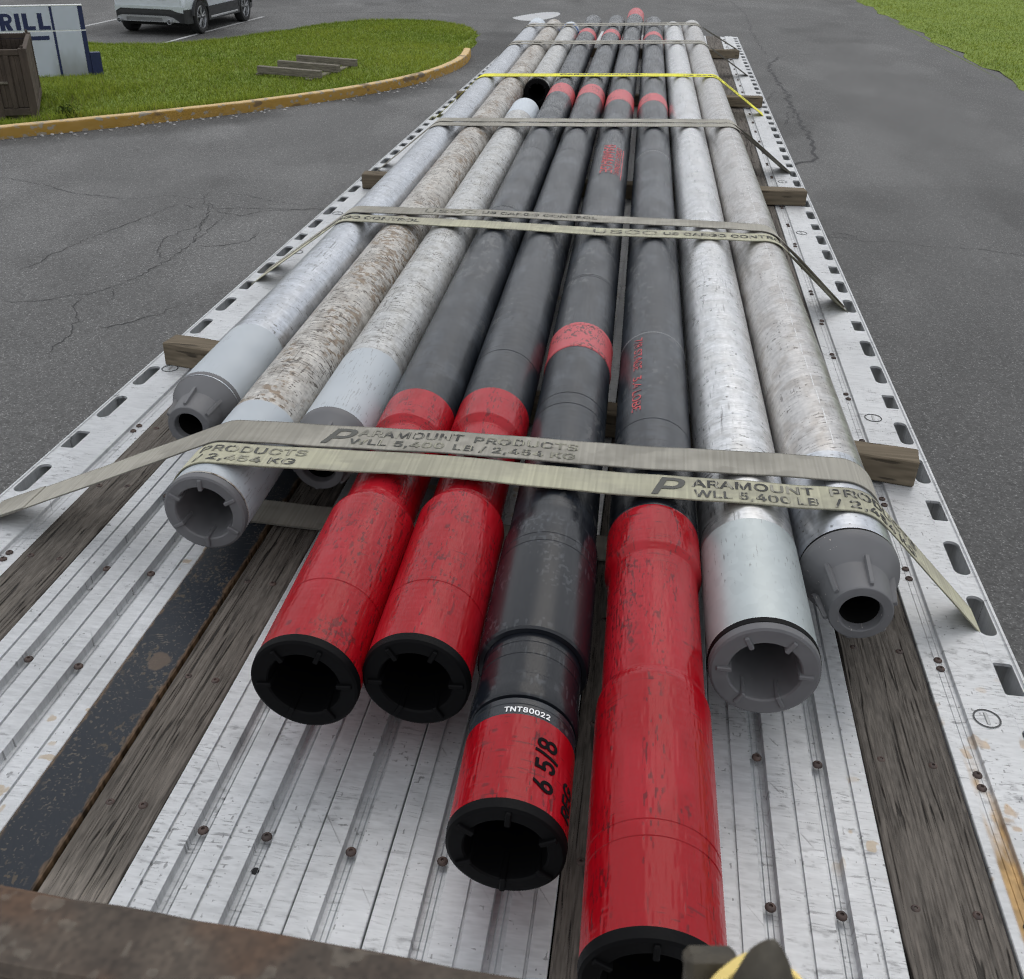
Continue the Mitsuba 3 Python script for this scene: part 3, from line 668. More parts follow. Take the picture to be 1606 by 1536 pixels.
def lathe(i, pts, n=72, dz=0.0):
    """revolve (y, r) points about the axis of pipe i; sharp profile corners get split rings; uv in metres"""
    rings = []; segs = []
    for k in range(len(pts) - 1):
        (y0, r0), (y1, r1) = pts[k], pts[k + 1]
        nseg = max(1, int(abs(y1 - y0) / .8))
        split = True
        if k > 0:
            (yp, rp) = pts[k - 1]; a0 = math.atan2(r0 - rp, y0 - yp); a1 = math.atan2(r1 - r0, y1 - y0)
            split = abs((a1 - a0 + math.pi) % (2 * math.pi) - math.pi) > math.radians(28)
        if split: rings.append((y0, r0, k))
        i0 = len(rings) - 1
        for t in np.linspace(0, 1, nseg + 1)[1:]:
            rings.append((y0 + (y1 - y0) * t, r0 + (r1 - r0) * t, k)); segs.append((len(rings) - 2, len(rings) - 1))
    th = np.linspace(-np.pi / 2, 1.5 * np.pi, n + 1); v = []; uv = []
    s = 0
    for y, r, _ in rings:
        x = ax(i, y)
        v.append(np.c_[x + r * np.cos(th), np.full(n + 1, y), az(i) + dz + r * np.sin(th)])
        uv.append(np.c_[(th + np.pi / 2) * .1, np.full(n + 1, y + (r if r < .09 else 0))])
    v = np.vstack(v); uv = np.vstack(uv) + np.array([[i * 1.7, i * 13.1]]); N = n + 1
    f = []
    j = np.arange(n)
    for a, b in segs:
        A, B = a * N + j, b * N + j
        f.append(np.c_[A, A + 1, B + 1]); f.append(np.c_[A, B + 1, B])
    f = np.vstack(f)
    # orient: outward for increasing y must have normal pointing out
    return v, f, uv
def lp(parent, name, i, pts, mat, label=None, n=72):
    v, f, uv = lathe(i, pts, n)
    if pts[0][0] > pts[-1][0] or (pts[0][0] == pts[-1][0] and False): f = f[:, ::-1]
    return part(parent, name, (v, f[:, ::-1]), mat, True, label, uv=uv)
def ribs(parent, i, y0, y1, ra, rb, hgt, k, phase, mat, w=.0095):
    """radial ribs standing on a cap: boxes from radius ra to rb, y0..y1"""
    for q in range(k):
        t = phase + q * 2 * np.pi / k
        b = box(ra, rb, y0, y1, -w / 2, w / 2, .0018)
        v = b.vertices; c, s = math.cos(t), math.sin(t)
        vv = np.c_[ax(i, y0) + v[:, 0] * c - v[:, 2] * s, v[:, 1], az(i) + v[:, 0] * s + v[:, 2] * c]
        part(parent, 'rib', trimesh.Trimesh(vv, b.faces, process=False), mat, False)
def ring_cap(pipe, i, y, R, mat, phase, hole=.0686, label=None, k=6):
    """flat ribbed thread protector on an end facing the camera, face at y"""
    c = lp(pipe, 'end_cap', i, [(y + .16, hole - .012), (y + .012, hole - .002), (y + .003, hole), (y, hole + .003), (y, R - .006), (y + .003, R - .001), (y + .020, R + .0005), (y + .022, R - .004), (y + .03, R - .006)], mat, label)
    ribs(c, i, y - .0055, y + .05, hole - .0065, hole + .0225, 0, k, phase, mat)
    lp(pipe, 'bore', i, [(y + 1.1, .001), (y + 1.1, hole - .010), (y + .16, hole - .010)], 'm_bore', n=32)
    return c
def cone_cap(pipe, i, yr, yf, R, rn, hole, mat, phase, label=None):
    """tapered ribbed thread protector: rim at yr, nose face at yf"""
    L = yr - yf
    c = lp(pipe, 'end_cap', i, [(yf + .022, hole - .003), (yf + .01, hole - .002), (yf + .002, hole), (yf, hole + .002), (yf, rn - .005), (yf + .0015, rn - .002), (yf + .005, rn), (yf + L * .55, rn + .007), (yr - L * .16, R - .004), (yr - .006, R + .0005), (yr + .004, R + .001), (yr + .006, R - .003), (yr + .02, R - .004)], mat, label)
    lp(pipe, 'bore', i, [(yf + .6, .001), (yf + .6, hole - .004), (yf + .021, hole - .0035)], 'm_bore', n=32)
    for q in range(6):
        t = phase + q * np.pi / 3; w = .004
        y0, y1 = yf + .010, yf + L * .62
        prof = [(y0, rn - .004), (y0, rn + .007), (y0 + .004, rn + .009), (y1, rn + .020), (y1, rn)]
        v = []; 
        for s in (-w, w):
            for yy, r in prof: v.append((ax(i, yy) + r * math.cos(t) - s * math.sin(t), yy, az(i) + r * math.sin(t) + s * math.cos(t)))
        part(c, 'rib', trimesh.convex.convex_hull(np.array(v)), mat, False)
    return c
def groove(y, r, w=.003, d=.0022): return [(y - w, r), (y - w * .5, r - d), (y + w * .5, r - d), (y + w, r)]
GRP = 'pipes strapped on the trailer deck'
def body(p_, i, y0, y1, r, mat, grooves=(), name='body', close=True, label=None):
    pts = [(y0, r)]
    for q in sorted(grooves): pts += groove(q, r)
    pts += [(y1, r)]
    if close: pts += [(y1 + .002, r - .003), (y1 + .002, .02)]
    return lp(p_, name, i, pts, mat, label)
def seam(p_, name, i, y0, y1, r, mat, e=.0009, label=None, n=72):
    """a painted length or band standing just proud of the pipe"""
    return lp(p_, name, i, [(y0 - .001, r - .001), (y0, r + e * .8), (y0 + .002, r + e), (y1 - .002, r + e), (y1, r + e * .8), (y1 + .001, r - .001)], mat, label, n)

# 1 silver pipe with cone cap, leftmost
t1 = thing('steel_pipe', 'silver pipe with a grey tapered nose cap, leftmost of the load', 'pipe', GRP)
R = .098
body(t1, 1, 2.41, 12.15, R, 'm_pipe_bright', [4.9, 6.6]); seam(t1, 'painted_end', 1, 2.42, 2.80, R, 'm_grey_end', label='pale grey painted end')
seam(t1, 'painted_end', 1, 11.75, 12.15, R, 'm_white_wrap', label='white far end')
cone_cap(t1, 1, 2.425, 2.285, R + .001, .0600, .0395, 'm_cap_grey', math.radians(35))
# 2 mottled pipe
t2 = thing('steel_pipe', 'rust mottled pipe with a wide open grey ring cap, second from the left', 'pipe', GRP)
body(t2, 2, 1.90, 12.1, R, 'm_pipe_mottled', [3.9, 7.3]); seam(t2, 'painted_end', 2, 1.905, 2.29, R, 'm_grey_end', label='pale grey painted end')
ring_cap(t2, 2, 1.876, R + .001, 'm_cap_grey', math.radians(30))
# 3 short pale pipe, and the one beyond it in line
t3 = thing('steel_pipe', 'short pale pipe with pale blue painted end, third from left, capped under the near straps', 'pipe', GRP)
body(t3, 3, 2.27, 7.05, R, 'm_pipe_pale', [3.3, 5.2]); seam(t3, 'painted_end', 3, 2.28, 2.69, R, 'm_grey_end', label='pale blue grey painted end')
seam(t3, 'painted_end', 3, 6.62, 7.05, R, 'm_white_wrap', label='white wrapped far end')
cone_cap(t3, 3, 2.28, 2.140, R + .001, .068, .046, 'm_cap_grey', math.radians(20))
t3b = thing('steel_pipe', 'pale pipe with open black end cap right under the bright yellow strap', 'pipe', GRP)
body(t3b, 3, 7.93, 11.9, R, 'm_pipe_pale', [9.2]); seam(t3b, 'painted_end', 3, 11.5, 11.9, R, 'm_white_wrap', label='white far end')
ring_cap(t3b, 3, 7.90, R + .001, 'm_cap_black', math.radians(30), .062)
seam(t3b, 'blue_tape', 3, 11.62, 11.72, R + .001, 'm_blue', label='strip of blue tape at the far end')
# 4 and 5 dark pipes with red ends
def red_end_pipe(i, t, y_end, y_line, y_sh, y_neck, y_red, r, far):
    R_ = .1018
    lp(t, 'red_end', i, [(y_end + .018, R_)] + groove(y_line, R_, .0035, .0018) + [(y_sh - .016, R_), (y_sh - .006, R_ - .0016), (y_sh + .016, R_ - .0115), (y_sh + .030, R_ - .0160), (y_sh + .034, R_ - .0165), (y_neck - .030, R_ - .0165), (y_neck - .024, R_ - .0155), (y_neck - .004, r + .0002), (y_neck + .002, r + .0012), (y_red - .002, r + .0012), (y_red, r + .0002), (y_red + .001, r - .003)], 'm_red', 'glossy red end section with a narrow neck')
    body(t, i, y_red - .01, far, r, 'm_dark', [y_red + .27 if i == 5 else y_red + 1.9, 5.55, 6.4 + .1 * i])
    seam(t, 'red_band', i, 7.38, 7.75, r, 'm_red_band'); seam(t, 'red_band', i, 11.05, 11.35, r, 'm_red_band')
    ring_cap(t, i, y_end, R_ + .0008, 'm_cap_black', math.radians(6 if i == 4 else 4), .0690)
t4 = thing('steel_pipe', 'dark pipe with long red end, left of the two matching red ends side by side', 'pipe', GRP)
red_end_pipe(4, t4, 1.345, 1.54, 1.885, 2.283, 2.437, .099, 12.75)
t5 = thing('steel_pipe', 'dark pipe with long red end, right of the two matching red ends side by side', 'pipe', GRP)
red_end_pipe(5, t5, 1.383, 1.57, 1.925, 2.325, 2.479, .100, 12.8)
# 6 dark pipe with sleeve, stencilled red end
t6 = thing('steel_pipe', 'dark pipe with black ridged sleeve and short red end stencilled in black', 'pipe', GRP)
R = .100
body(t6, 6, 1.88, 13.8, R, 'm_dark', [2.425, 2.492, 3.478, 3.495, 5.05, 6.68])
seam(t6, 'red_band', 6, 2.822, 3.017, R, 'm_red_band', .0018, 'red painted band with black scuffs')
for y in (2.835, 3.003): seam(t6, 'red_band', 6, y - .010, y + .010, R, 'm_red_band', .003)
seam(t6, 'red_band', 6, 7.17, 7.58, R, 'm_red_band'); seam(t6, 'red_band', 6, 13.05, 13.8, R, 'm_red_band', label='red far end')
lp(t6, 'sleeve', 6, [(1.452, .094), (1.453, .1025), (1.458, .1060), (1.475, .1070)] + groove(1.745, .1070, .002, .0012) + groove(1.775, .1070, .002, .0012) + [(1.800, .1070), (1.802, .1062), (1.845, .1062), (1.852, .1035), (1.868, .1030), (1.872, .1012), (1.90, .1002), (1.905, .097)], 'm_black', 'black ridged sleeve')
lp(t6, 'neck', 6, [(1.283, .080), (1.284, .0935), (1.290, .0965), (1.315, .0970), (1.318, .0955), (1.340, .0955), (1.344, .0930)] + groove(1.395, .0932, .002, .0012) + groove(1.428, .0932, .002, .0012) + [(1.456, .0932), (1.456, .09)], 'm_black', 'black necked section')
lp(t6, 'collar', 6, [(1.233, .0925), (1.234, .0935)] + groove(1.262, .0932, .0018, .0012) + [(1.276, .0930), (1.283, .088), (1.284, .08)], 'm_dark', 'dark grey collar marked in white')
lp(t6, 'red_end', 6, [(1.05, .0940), (1.236, .0944), (1.2365, .0930)], 'm_red', 'short red end section')
ring_cap(t6, 6, 1.034, .0948, 'm_cap_black', math.radians(28), .0655)
# 7 dark pipe with long red stepped end nearest the camera
t7 = thing('steel_pipe', 'dark pipe with the longest red stepped end, reaching nearest the rusty beam', 'pipe', GRP)
R = .1015
body(t7, 7, 1.93, 12.8, R, 'm_dark', [2.371, 4.05, 5.63])
seam(t7, 'wear_ring', 7, 2.972, 2.979, R, 'm_ring', .0007, 'thin worn ring'); seam(t7, 'wear_ring', 7, 5.60, 5.62, R, 'm_ring', .0007)
seam(t7, 'red_band', 7, 7.18, 7.47, R, 'm_red_band', .0016); seam(t7, 'red_band', 7, 11.0, 11.28, R, 'm_red_band')
lp(t7, 'red_end', 7, [(.862, .1022)] + groove(1.011, .1024, .0025, .0014) + groove(1.042, .1024, .0025, .0014) + [(1.366, .1024), (1.376, .1014), (1.393, .0958), (1.397, .0946), (1.404, .0943), (1.766, .0943), (1.770, .0952), (1.786, .1024), (1.792, .1036), (1.92, .1036), (1.936, .1022), (1.940, .100)], 'm_red', 'long glossy red end with two steps')
lp(t7, 'shoulder', 7, [(1.938, .1005), (1.945, .1020), (1.985, .1018), (1.99, .1005)], 'm_black', 'black ring behind the red end')
ring_cap(t7, 7, .842, .1030, 'm_cap_black', math.radians(32), .072)
# 8 bright silver pipe
t8 = thing('steel_pipe', 'bright scratched silver pipe with open grey ring cap, second from the right', 'pipe', GRP)
R = .105
body(t8, 8, 1.55, 12.25, R, 'm_pipe_white', [2.425, 6.2]); seam(t8, 'painted_end', 8, 1.552, 1.905, R, 'm_galv', label='smooth grey galvanised end')
lp(t8, 'seal', 8, [(1.537, .100), (1.538, .1068), (1.552, .1068), (1.553, .104)], 'm_cap_black', 'black seal ring')
ring_cap(t8, 8, 1.519, R + .0003, 'm_cap_grey', math.radians(0), .0690)
# 9 brushed silver pipe
t9 = thing('steel_pipe', 'brownish brushed silver pipe with a grey tapered nose cap, rightmost of the load', 'pipe', GRP)
body(t9, 9, 1.89, 12.5, R, 'm_pipe_brushed', [3.01, 5.3]); seam(t9, 'painted_end', 9, 1.9, 2.26, R, 'm_pipe_bright', label='brighter silver end')
lp(t9, 'seal', 9, [(1.892, .100), (1.893, .1064), (1.905, .1064), (1.906, .104)], 'm_cap_black', 'black seal ring')
# weld line along the pipe
ws = []
for k in range(60):
    ya, yb = 2.3 + k * .115, 2.3 + k * .115 + .09; th = math.radians(84 + 5 * math.sin(k * .11))
    ws.append(box(-.0012, .0012, ya, yb, 0, .0012)); ws[-1].apply_translation((ax(9, (ya + yb) / 2) + R * math.cos(th), 0, az(9) + R * math.sin(th) - .0006))
part(t9, 'scratch_line', cat(ws), 'm_pipe_white', False, 'pale scratched line along the top')
cone_cap(t9, 9, 1.893, 1.740, R + .0012, .0663, .0440, 'm_cap_grey', math.radians(82))

# lettering on pipes: text laid round a pipe
def wrap_text(i, text, height, r, y, th, along, mat, parent, label, bold=True, stretch=1.0, e=.0007):
    m = meshkit.text_mesh(text, height, .0006, bold)
    m = trimesh.remesh.subdivide_to_size(m.vertices, m.faces, .012); v = m[0]; fc = m[1]
    tx, ty, tz = v[:, 0] * stretch, v[:, 1], v[:, 2]
    if along == 'down': yy, ang = y - tx, th - ty / r * -1     # reads towards the camera
    elif along == 'up': yy, ang = y + tx, th + ty / r
    else: yy, ang = y + ty, th - tx / r
    rr = r + e + tz
    vv = np.c_[np.polyval(FIT[i], yy) + rr * np.cos(ang), yy, az(i) + rr * np.sin(ang)]
    part(parent, 'lettering', trimesh.Trimesh(vv, fc, process=False), mat, False, label)
wrap_text(6, 'TNT80022', .0112, .0936, 1.2415, math.radians(109), 'round', 'm_paint_white', t6, 'white serial number')
wrap_text(6, '6 5/8', .035, .0944, 1.085, math.radians(48), 'up', 'm_ink_black', t6, 'black stencilled size', True, .92)
wrap_text(6, 'REG', .030, .0944, 1.075, math.radians(14), 'up', 'm_ink_black', t6, 'black stencilled letters', True, .85)


# ------------------------------------------------------------------ straps
def radius_at(i, y):
    """outer radius of the load at pipe i and station y, or None"""
    if i == 1: return None if y < 2.41 or y > 12.15 else .098
    if i == 2: return None if y < 1.9 or y > 12.1 else .098
    if i == 3: return .098 if 2.27 < y < 7.05 or 7.9 < y < 11.9 else None
    if i in (4, 5):
        if y > 2.28: return .100
        return .0865 if y > 1.95 else .1018
    if i == 7 and 1.78 < y < 1.94: return .1035
    return KN[i][1]
class Strap:
    def __init__(s, ys, left, right, w, th=.0028, under=False, tail=None, tilt=None):
        """ys: [(x, Y of the band's centre)] on top; left/right: (x, y, z) anchors"""
        s.w, s.th = w, th
        kx = [left[0]] + [a for a, _ in ys] + [right[0]]; ky = [left[1]] + [b for _, b in ys] + [right[1]]
        P = [(left[0], left[2]), (right[0], right[2])]
        yc = lambda x: np.interp(x, kx, ky)
        for i in range(1, 10):
            x = ax(i, np.mean([b for _, b in ys])); y = yc(x); r = radius_at(i, y)
            if r is None: continue
            x = ax(i, y); r = r + .0022
            for t in np.radians(np.arange(-20, 201, 3)): P.append((x + r * math.cos(t), az(i) + r * math.sin(t)))
        P = sorted(p for p in P if left[0] - 1e-9 <= p[0] <= right[0] + 1e-9)
        hull = []
        for p in P:
            while len(hull) > 1 and (hull[-1][0] - hull[-2][0]) * (p[1] - hull[-2][1]) - (hull[-1][1] - hull[-2][1]) * (p[0] - hull[-2][0]) >= 0: hull.pop()
            hull.append(p)
        if tail: hull += tail
        H = np.array(hull); L = np.r_[0, np.cumsum(np.linalg.norm(np.diff(H, axis=0), axis=1))]
        keep = np.r_[True, np.diff(L) > 1e-6]; H, L = H[keep], L[keep]
        ts = np.unique(np.r_[L, np.arange(0, L[-1], .02)])
        s.t = ts; s.x = np.interp(ts, L, H[:, 0]); s.z = np.interp(ts, L, H[:, 1])
        s.kx, s.ky = kx, ky
        s.y = np.interp(s.x, kx, ky)
        if tail:
            k = np.argmax(s.x); s.y[k:] = np.interp(s.t[k:], [s.t[k], s.t[-1]], [s.y[k], s.y[k] + .015])
        d = np.gradient(np.c_[s.x, s.z], s.t, axis=0); d /= np.linalg.norm(d, axis=1, keepdims=True); s.n = np.c_[-d[:, 1], d[:, 0]]
        s.tilt = np.zeros(len(ts)) if tilt is None else np.radians(tilt) * np.clip((s.x - (ax(9, s.y) + .03)) / .12, 0, 1)
        s.wav = .0016 * np.sin(ts * 9 + left[1] * 7) + .001 * np.sin(ts * 31)
    def mesh(s):
        v = []; uv = []
        for q, (o, h) in enumerate(((-.5, 0), (.5, 0), (.5, 1), (-.5, 1))):
            v.append(np.c_[s.x + s.n[:, 0] * (s.th * h - o * s.w * np.sin(s.tilt)), s.y + o * s.w * np.cos(s.tilt) + s.wav, s.z + s.n[:, 1] * (s.th * h - o * s.w * np.sin(s.tilt))]); uv.append(np.c_[s.t, np.full(len(s.t), (o + .5) * .1016)])
        v = np.stack(v, 1).reshape(-1, 3); uv = np.stack(uv, 1).reshape(-1, 2); f = []
        for i in range(len(s.t) - 1):
            for q in range(4):
                a, b = 4 * i + q, 4 * i + (q + 1) % 4; f += [(a, b, b + 4), (a, b + 4, a + 4)]
        e = 4 * (len(s.t) - 1); f += [(0, 2, 1), (0, 3, 2), (e, e + 1, e + 2), (e, e + 2, e + 3)]
        f = np.array(f)
        m = trimesh.Trimesh(v, f, process=False)
        if m.volume < 0: f = f[:, ::-1]
        return v, f, uv
    def s_at(s, x):
        k = np.argmax(s.x); return np.interp(x, s.x[:k + 1], s.t[:k + 1])
    def text(s, parent, txt, height, x, off, mat, label=None, width=None, shear=0.0, bold=True):
        m = meshkit.text_mesh(txt, height, .0006, bold)
        v, f = trimesh.remesh.subdivide_to_size(m.vertices, m.faces, .012)
        tx = v[:, 0] - v[:, 0].min()
        if width: tx = tx * width / tx.max()
        tx = tx + shear * v[:, 1]
        t = s.s_at(x) + tx; o = off + v[:, 1]
        X = np.interp(t, s.t, s.x); Z = np.interp(t, s.t, s.z); Y = np.interp(t, s.t, s.y); nx = np.interp(t, s.t, s.n[:, 0]); nz = np.interp(t, s.t, s.n[:, 1]); W = np.interp(t, s.t, s.wav)
        h = s.th + .0010 + v[:, 2]
        part(parent, 'lettering', trimesh.Trimesh(np.c_[X + nx * h, Y + o + W, Z + nz * h], f, process=False), mat, False, label)
def make_strap(label, mat, *a, **k):
    s = Strap(*a, **k); t = thing('ratchet_strap', label, 'strap', 'straps across the load')
    v, f, uv = s.mesh(); part(t, 'webbing', (v, f), mat, False, uv=uv)
    return t, s
W4 = .1016
k, s = make_strap('wide beige strap with faded printing, reaching the left deck edge near the pipe ends', 'm_strap', [(-.53, 2.108), (-.05, 2.132), (.41, 2.136), (.85, 2.158)], (-1.262, 2.045, .004), (1.004, 2.165, .012), W4 + .012,
                  tail=[(.995, .0085), (.45, .0085), (-.66, .0085)])
s.text(k, 'P', .074, -.352, -.038, 'm_ink_solid', 'printed logo letter', .060, .30)
s.text(k, 'ARAMOUNT', .032, -.272, .005, 'm_ink_worn', 'worn printing', .258); s.text(k, 'PRODUCTS', .030, .014, .004, 'm_ink', 'worn printing', .256)
s.text(k, 'WLL 5,400', .026, -.285, -.038, 'm_ink', None, .232); s.text(k, 'LB / 2,454 KG', .026, -.03, -.040, 'm_ink', None, .296)
# sewn fold near its left end
f0 = Strap([(-.53, 2.108), (.85, 2.15)], (-1.262, 2.045, .0075), (1.004, 2.165, .012), W4 + .012)
kk_ = f0.t < .16
for nme in ('t', 'x', 'y', 'z', 'wav', 'tilt'): setattr(f0, nme, getattr(f0, nme)[kk_])
f0.n = f0.n[kk_]; v, f, uv = f0.mesh(); part(k, 'sewn_fold', (v, f), 'm_strap', False, uv=uv)
k, s = make_strap('wide pale yellow strap with bold printing, nearest the pipe ends', 'm_strap_cream', [(-.485, 1.992), (-.03, 2.013), (.41, 2.002), (.78, 2.012), (.99, 2.03)], (-.6878, 1.985, .12), (1.243, 2.03, -.004), W4)
s.text(k, 'PRODUCTS', .028, -.625, .006, 'm_ink', 'worn printing', .262); s.text(k, '/ 2,454 KG', .026, -.625, -.036, 'm_ink', None, .245)
s.text(k, 'P', .074, .450, -.038, 'm_ink_solid', 'printed logo letter', .060, .30)
s.text(k, 'ARAMOUNT', .031, .540, .006, 'm_ink_worn', 'printing', .275); s.text(k, 'PRODUCTS', .031, .850, .006, 'm_ink_worn', 'printing', .27)
s.text(k, 'WLL 5,400 LB', .029, .545, -.038, 'm_ink', None, .275); s.text(k, '/ 2,454 KG', .029, .855, -.038, 'm_ink_worn', None, .25)
k, s = make_strap('beige strap with block lettering across mid load, farther one of its pair', 'm_strap', [(-.80, 4.132), (-.29, 4.180), (.19, 4.188), (.77, 4.20)], (-1.258, 4.13, -.01), (1.238, 4.20, -.01), W4, tilt=13)
s.text(k, 'USCC', .046, -.545, -.020, 'm_ink', 'large block letters', .215, 0, False); s.text(k, 'US CARGO CONTROL', .034, -.305, -.016, 'm_ink_worn', 'printing', .485)
k, s = make_strap('beige strap with block lettering across mid load, nearer one of its pair', 'm_strap_cream', [(-.835, 3.998), (-.27, 4.012), (.20, 4.003), (.78, 4.045)], (-1.258, 3.985, -.01), (1.238, 4.15, -.01), W4, tilt=13)
s.text(k, 'US CARGO CONTROL', .038, -1.0, -.016, 'm_ink_worn', 'printing', .50); s.text(k, 'USCC', .050, .175, -.024, 'm_ink', 'large block letters', .255, 0, False)
s.text(k, 'US CARGO CONTROL', .036, .455, -.018, 'm_ink_worn', 'printing', .50)
make_strap('narrow looking plain grey strap before the yellow strap, farther one of its pair', 'm_strap', [(-.85, 6.15), (-.10, 6.30), (.735, 6.483)], (-1.256, 6.12, -.01), (1.243, 6.66, -.01), W4 + .01, tilt=13)
make_strap('narrow looking plain grey strap before the yellow strap, nearer one of its pair', 'm_strap', [(-.825, 6.02), (-.09, 6.165), (.73, 6.352)], (-1.256, 5.95, -.01), (1.243, 6.60, -.01), W4, tilt=13)
k, s = make_strap('bright yellow strap across the load', 'm_strap_yellow', [(-.91, 7.91), (.215, 8.215), (.747, 8.335)], (-1.256, 7.78, -.01), (1.238, 8.57, -.01), .15)
s.text(k, 'CARGO CONTROL', .050, -.36, -.01, 'm_ink_worn', 'black printing', .62); s.text(k, 'US CARGO CONTROL', .036, .56, -.03, 'm_ink_worn', 'black printing', .62)
make_strap('thin grey strap past the yellow one, third from the far end of the load', 'm_strap', [(-.94, 9.99), (-.43, 10.13), (.565, 10.47)], (-1.25, 9.9, -.01), (1.243, 10.66, -.01), .10, tilt=7)
make_strap('thin grey strap past the yellow one, fourth from the far end of the load', 'm_strap', [(-.93, 9.82), (-.42, 9.985), (.565, 10.31)], (-1.25, 9.7, -.01), (1.243, 10.62, -.01), .10, tilt=7)
make_strap('thin grey strap last at the far end of the load', 'm_strap', [(-1.01, 11.47), (-.55, 11.62), (.71, 12.14)], (-1.25, 11.36, -.01), (1.243, 12.68, -.01), .10, tilt=7)
make_strap('thin grey strap second from the far end of the load', 'm_strap', [(-1.0, 11.29), (-.55, 11.45), (.71, 11.98)], (-1.25, 11.2, -.01), (1.243, 12.62, -.01), .10, tilt=7)

# red printing on the dark pipes
def pipe_text(i, t, text, y0, y1, th, h, mat, label, bold=False):
    m = meshkit.text_mesh(text, h, .0006, bold); v, fc = trimesh.remesh.subdivide_to_size(m.vertices, m.faces, .02)
    r = KN[i][1]; tx = v[:, 0] - v[:, 0].min(); yy = y0 + tx / tx.max() * (y1 - y0); ang = th + v[:, 1] / r * (1 if y1 > y0 else -1); rr = r + .0008 + v[:, 2]
    f2 = fc
    part(t, 'lettering', trimesh.Trimesh(np.c_[np.polyval(FIT[i], yy) + rr * np.cos(ang), yy, az(i) + rr * np.sin(ang)], f2, process=False), mat, False, label)
def pipe_text_down(i, t, text, ya, yb, th, h, mat, label):
    """reads towards the near end, letter tops to the right"""
    m = meshkit.text_mesh(text, h, .0006, False); v, fc = trimesh.remesh.subdivide_to_size(m.vertices, m.faces, .012)
    r = KN[i][1]; tx = v[:, 0] - v[:, 0].min(); yy = ya - tx / tx.max() * (ya - yb); ang = th - v[:, 1] / r; rr = r + .0008 + v[:, 2]
    part(t, 'lettering', trimesh.Trimesh(np.c_[np.polyval(FIT[i], yy) + rr * np.cos(ang), yy, az(i) + rr * np.sin(ang)], fc, process=False), mat, False, label)
pipe_text_down(7, t7, '7/8 STAGE', 2.94, 2.705, math.radians(128), .026, 'm_red_ink', 'red stencilled lettering')
pipe_text_down(7, t7, '3.4 LOBE', 2.655, 2.43, math.radians(128), .026, 'm_red_ink', 'red stencilled lettering')
pipe_text_down(6, t6, 'RAMMAGE', 5.70, 5.06, math.radians(112), .062, 'm_red_ink', 'faded red sprayed lettering')
pipe_text_down(6, t6, 'DIRECTIONAL', 5.66, 5.05, math.radians(72), .030, 'm_red_ink', 'faded red sprayed lettering')
seam(t6, 'red_line', 6, 5.0, 5.001, R, 'm_red_ink') if False else None
rl = []
for k in range(12):
    ya = 5.02 + k * .055; b = box(-.002, .002, ya, ya + .056, 0, .001); th_ = math.radians(48); b.apply_translation((ax(6, ya) + .1002 * math.cos(th_), 0, az(6) + .1002 * math.sin(th_))); rl.append(b)
part(t6, 'red_line', cat(rl), 'm_red_ink', False)
"""--TEXT7--"""

# ------------------------------------------------------------------ rusty rack and hook in the foreground
rk = thing('steel_rack', 'blurred rusty steel beam across the bottom left corner', 'rack')
bm = man(box(-1.32, .50, 0, .062, .752, .85, .006)).refine_to_length(.03)
bm = tri(bm); bm.vertices += (meshkit.noise(bm.vertices * 22)[:, None] - .5) * .004
bm.apply_transform(rotz(-.034)); bm.apply_translation((-.018, .3500, 0)); part(rk, 'beam', bm, 'm_rust', 30)
fl = box(-1.2, .48, -.004, .004, .790, .796, .002); fl.apply_transform(rotz(-.034)); fl.apply_translation((-.018, .3445, 0)); part(rk, 'weld_bead', fl, 'm_rust', False)
for x in (-1.25, .40): part(rk, 'post', box(x - .03, x + .03, .325, .375, .006, .80, .004), 'm_rust', False)
part(rk, 'hook_post', box(.435, .475, .225, .262, .006, 1.020, .004), 'm_rust', False)
part(rk, 'brace', box(.43, .465, .27, .36, .70, .74, .004), 'm_rust', False)
def blob(parts_, L=.004, it=8):
    M = None
    for p_ in parts_: M = p_ if M is None else M + p_
    m = tri(M.refine_to_length(L)); trimesh.smoothing.filter_taubin(m, iterations=it); return m
hk = thing('tie_down_hook', 'blurred dark pointed hook with a yellow loop at the bottom right edge', 'hook')
def hull_sph(pr, n=20): return m3.Manifold.batch_hull([m3.Manifold.sphere(r, n).translate(p_) for p_, r in pr])
HO = np.array([.4625, .2748, 1.0525]); HA = np.array([.990, .139, .027]); HB = np.array([-.094, .502, .860]); HC = np.cross(HA, HB)   # the hook leans forward on its post
def hp(a, b, c=0.0): return (HO + .000273 * (a * HA + b * HB + c * HC)).tolist()
tip = hull_sph([(hp(4, 62), .0036), (hp(1, 44, -6), .0070), (hp(-1, 20, -14), .0105), (hp(-4, -20, -22), .0142), (hp(-6, -70, -24), .0155)])
part(hk, 'tip', blob([tip], .0025, 4), 'm_iron', 30)
th = np.linspace(-.5, np.pi + .5, 30); lv = []
for t in th:
    for rr, cc in ((58, 20), (88, 26), (88, 62), (58, 56)):
        w_ = 1 + .03 * math.sin(5 * t)
        lv.append(hp(-2 + rr * w_ * math.cos(t), -74 + rr * 1.08 * w_ * math.sin(t), cc - 100))
lf = []
for i in range(len(th) - 1):
    for q in range(4): a, b = 4 * i + q, 4 * i + (q + 1) % 4; lf += [(a, b + 4, b), (a, a + 4, b + 4)]
e = 4 * (len(th) - 1); lf += [(0, 1, 2), (0, 2, 3), (e, e + 2, e + 1), (e, e + 3, e + 2)]
lm = trimesh.Trimesh(lv, lf, process=False)
if lm.volume < 0: lm.invert()
part(hk, 'loop', lm, 'm_web_yellow', 40, label='yellow webbing loop')
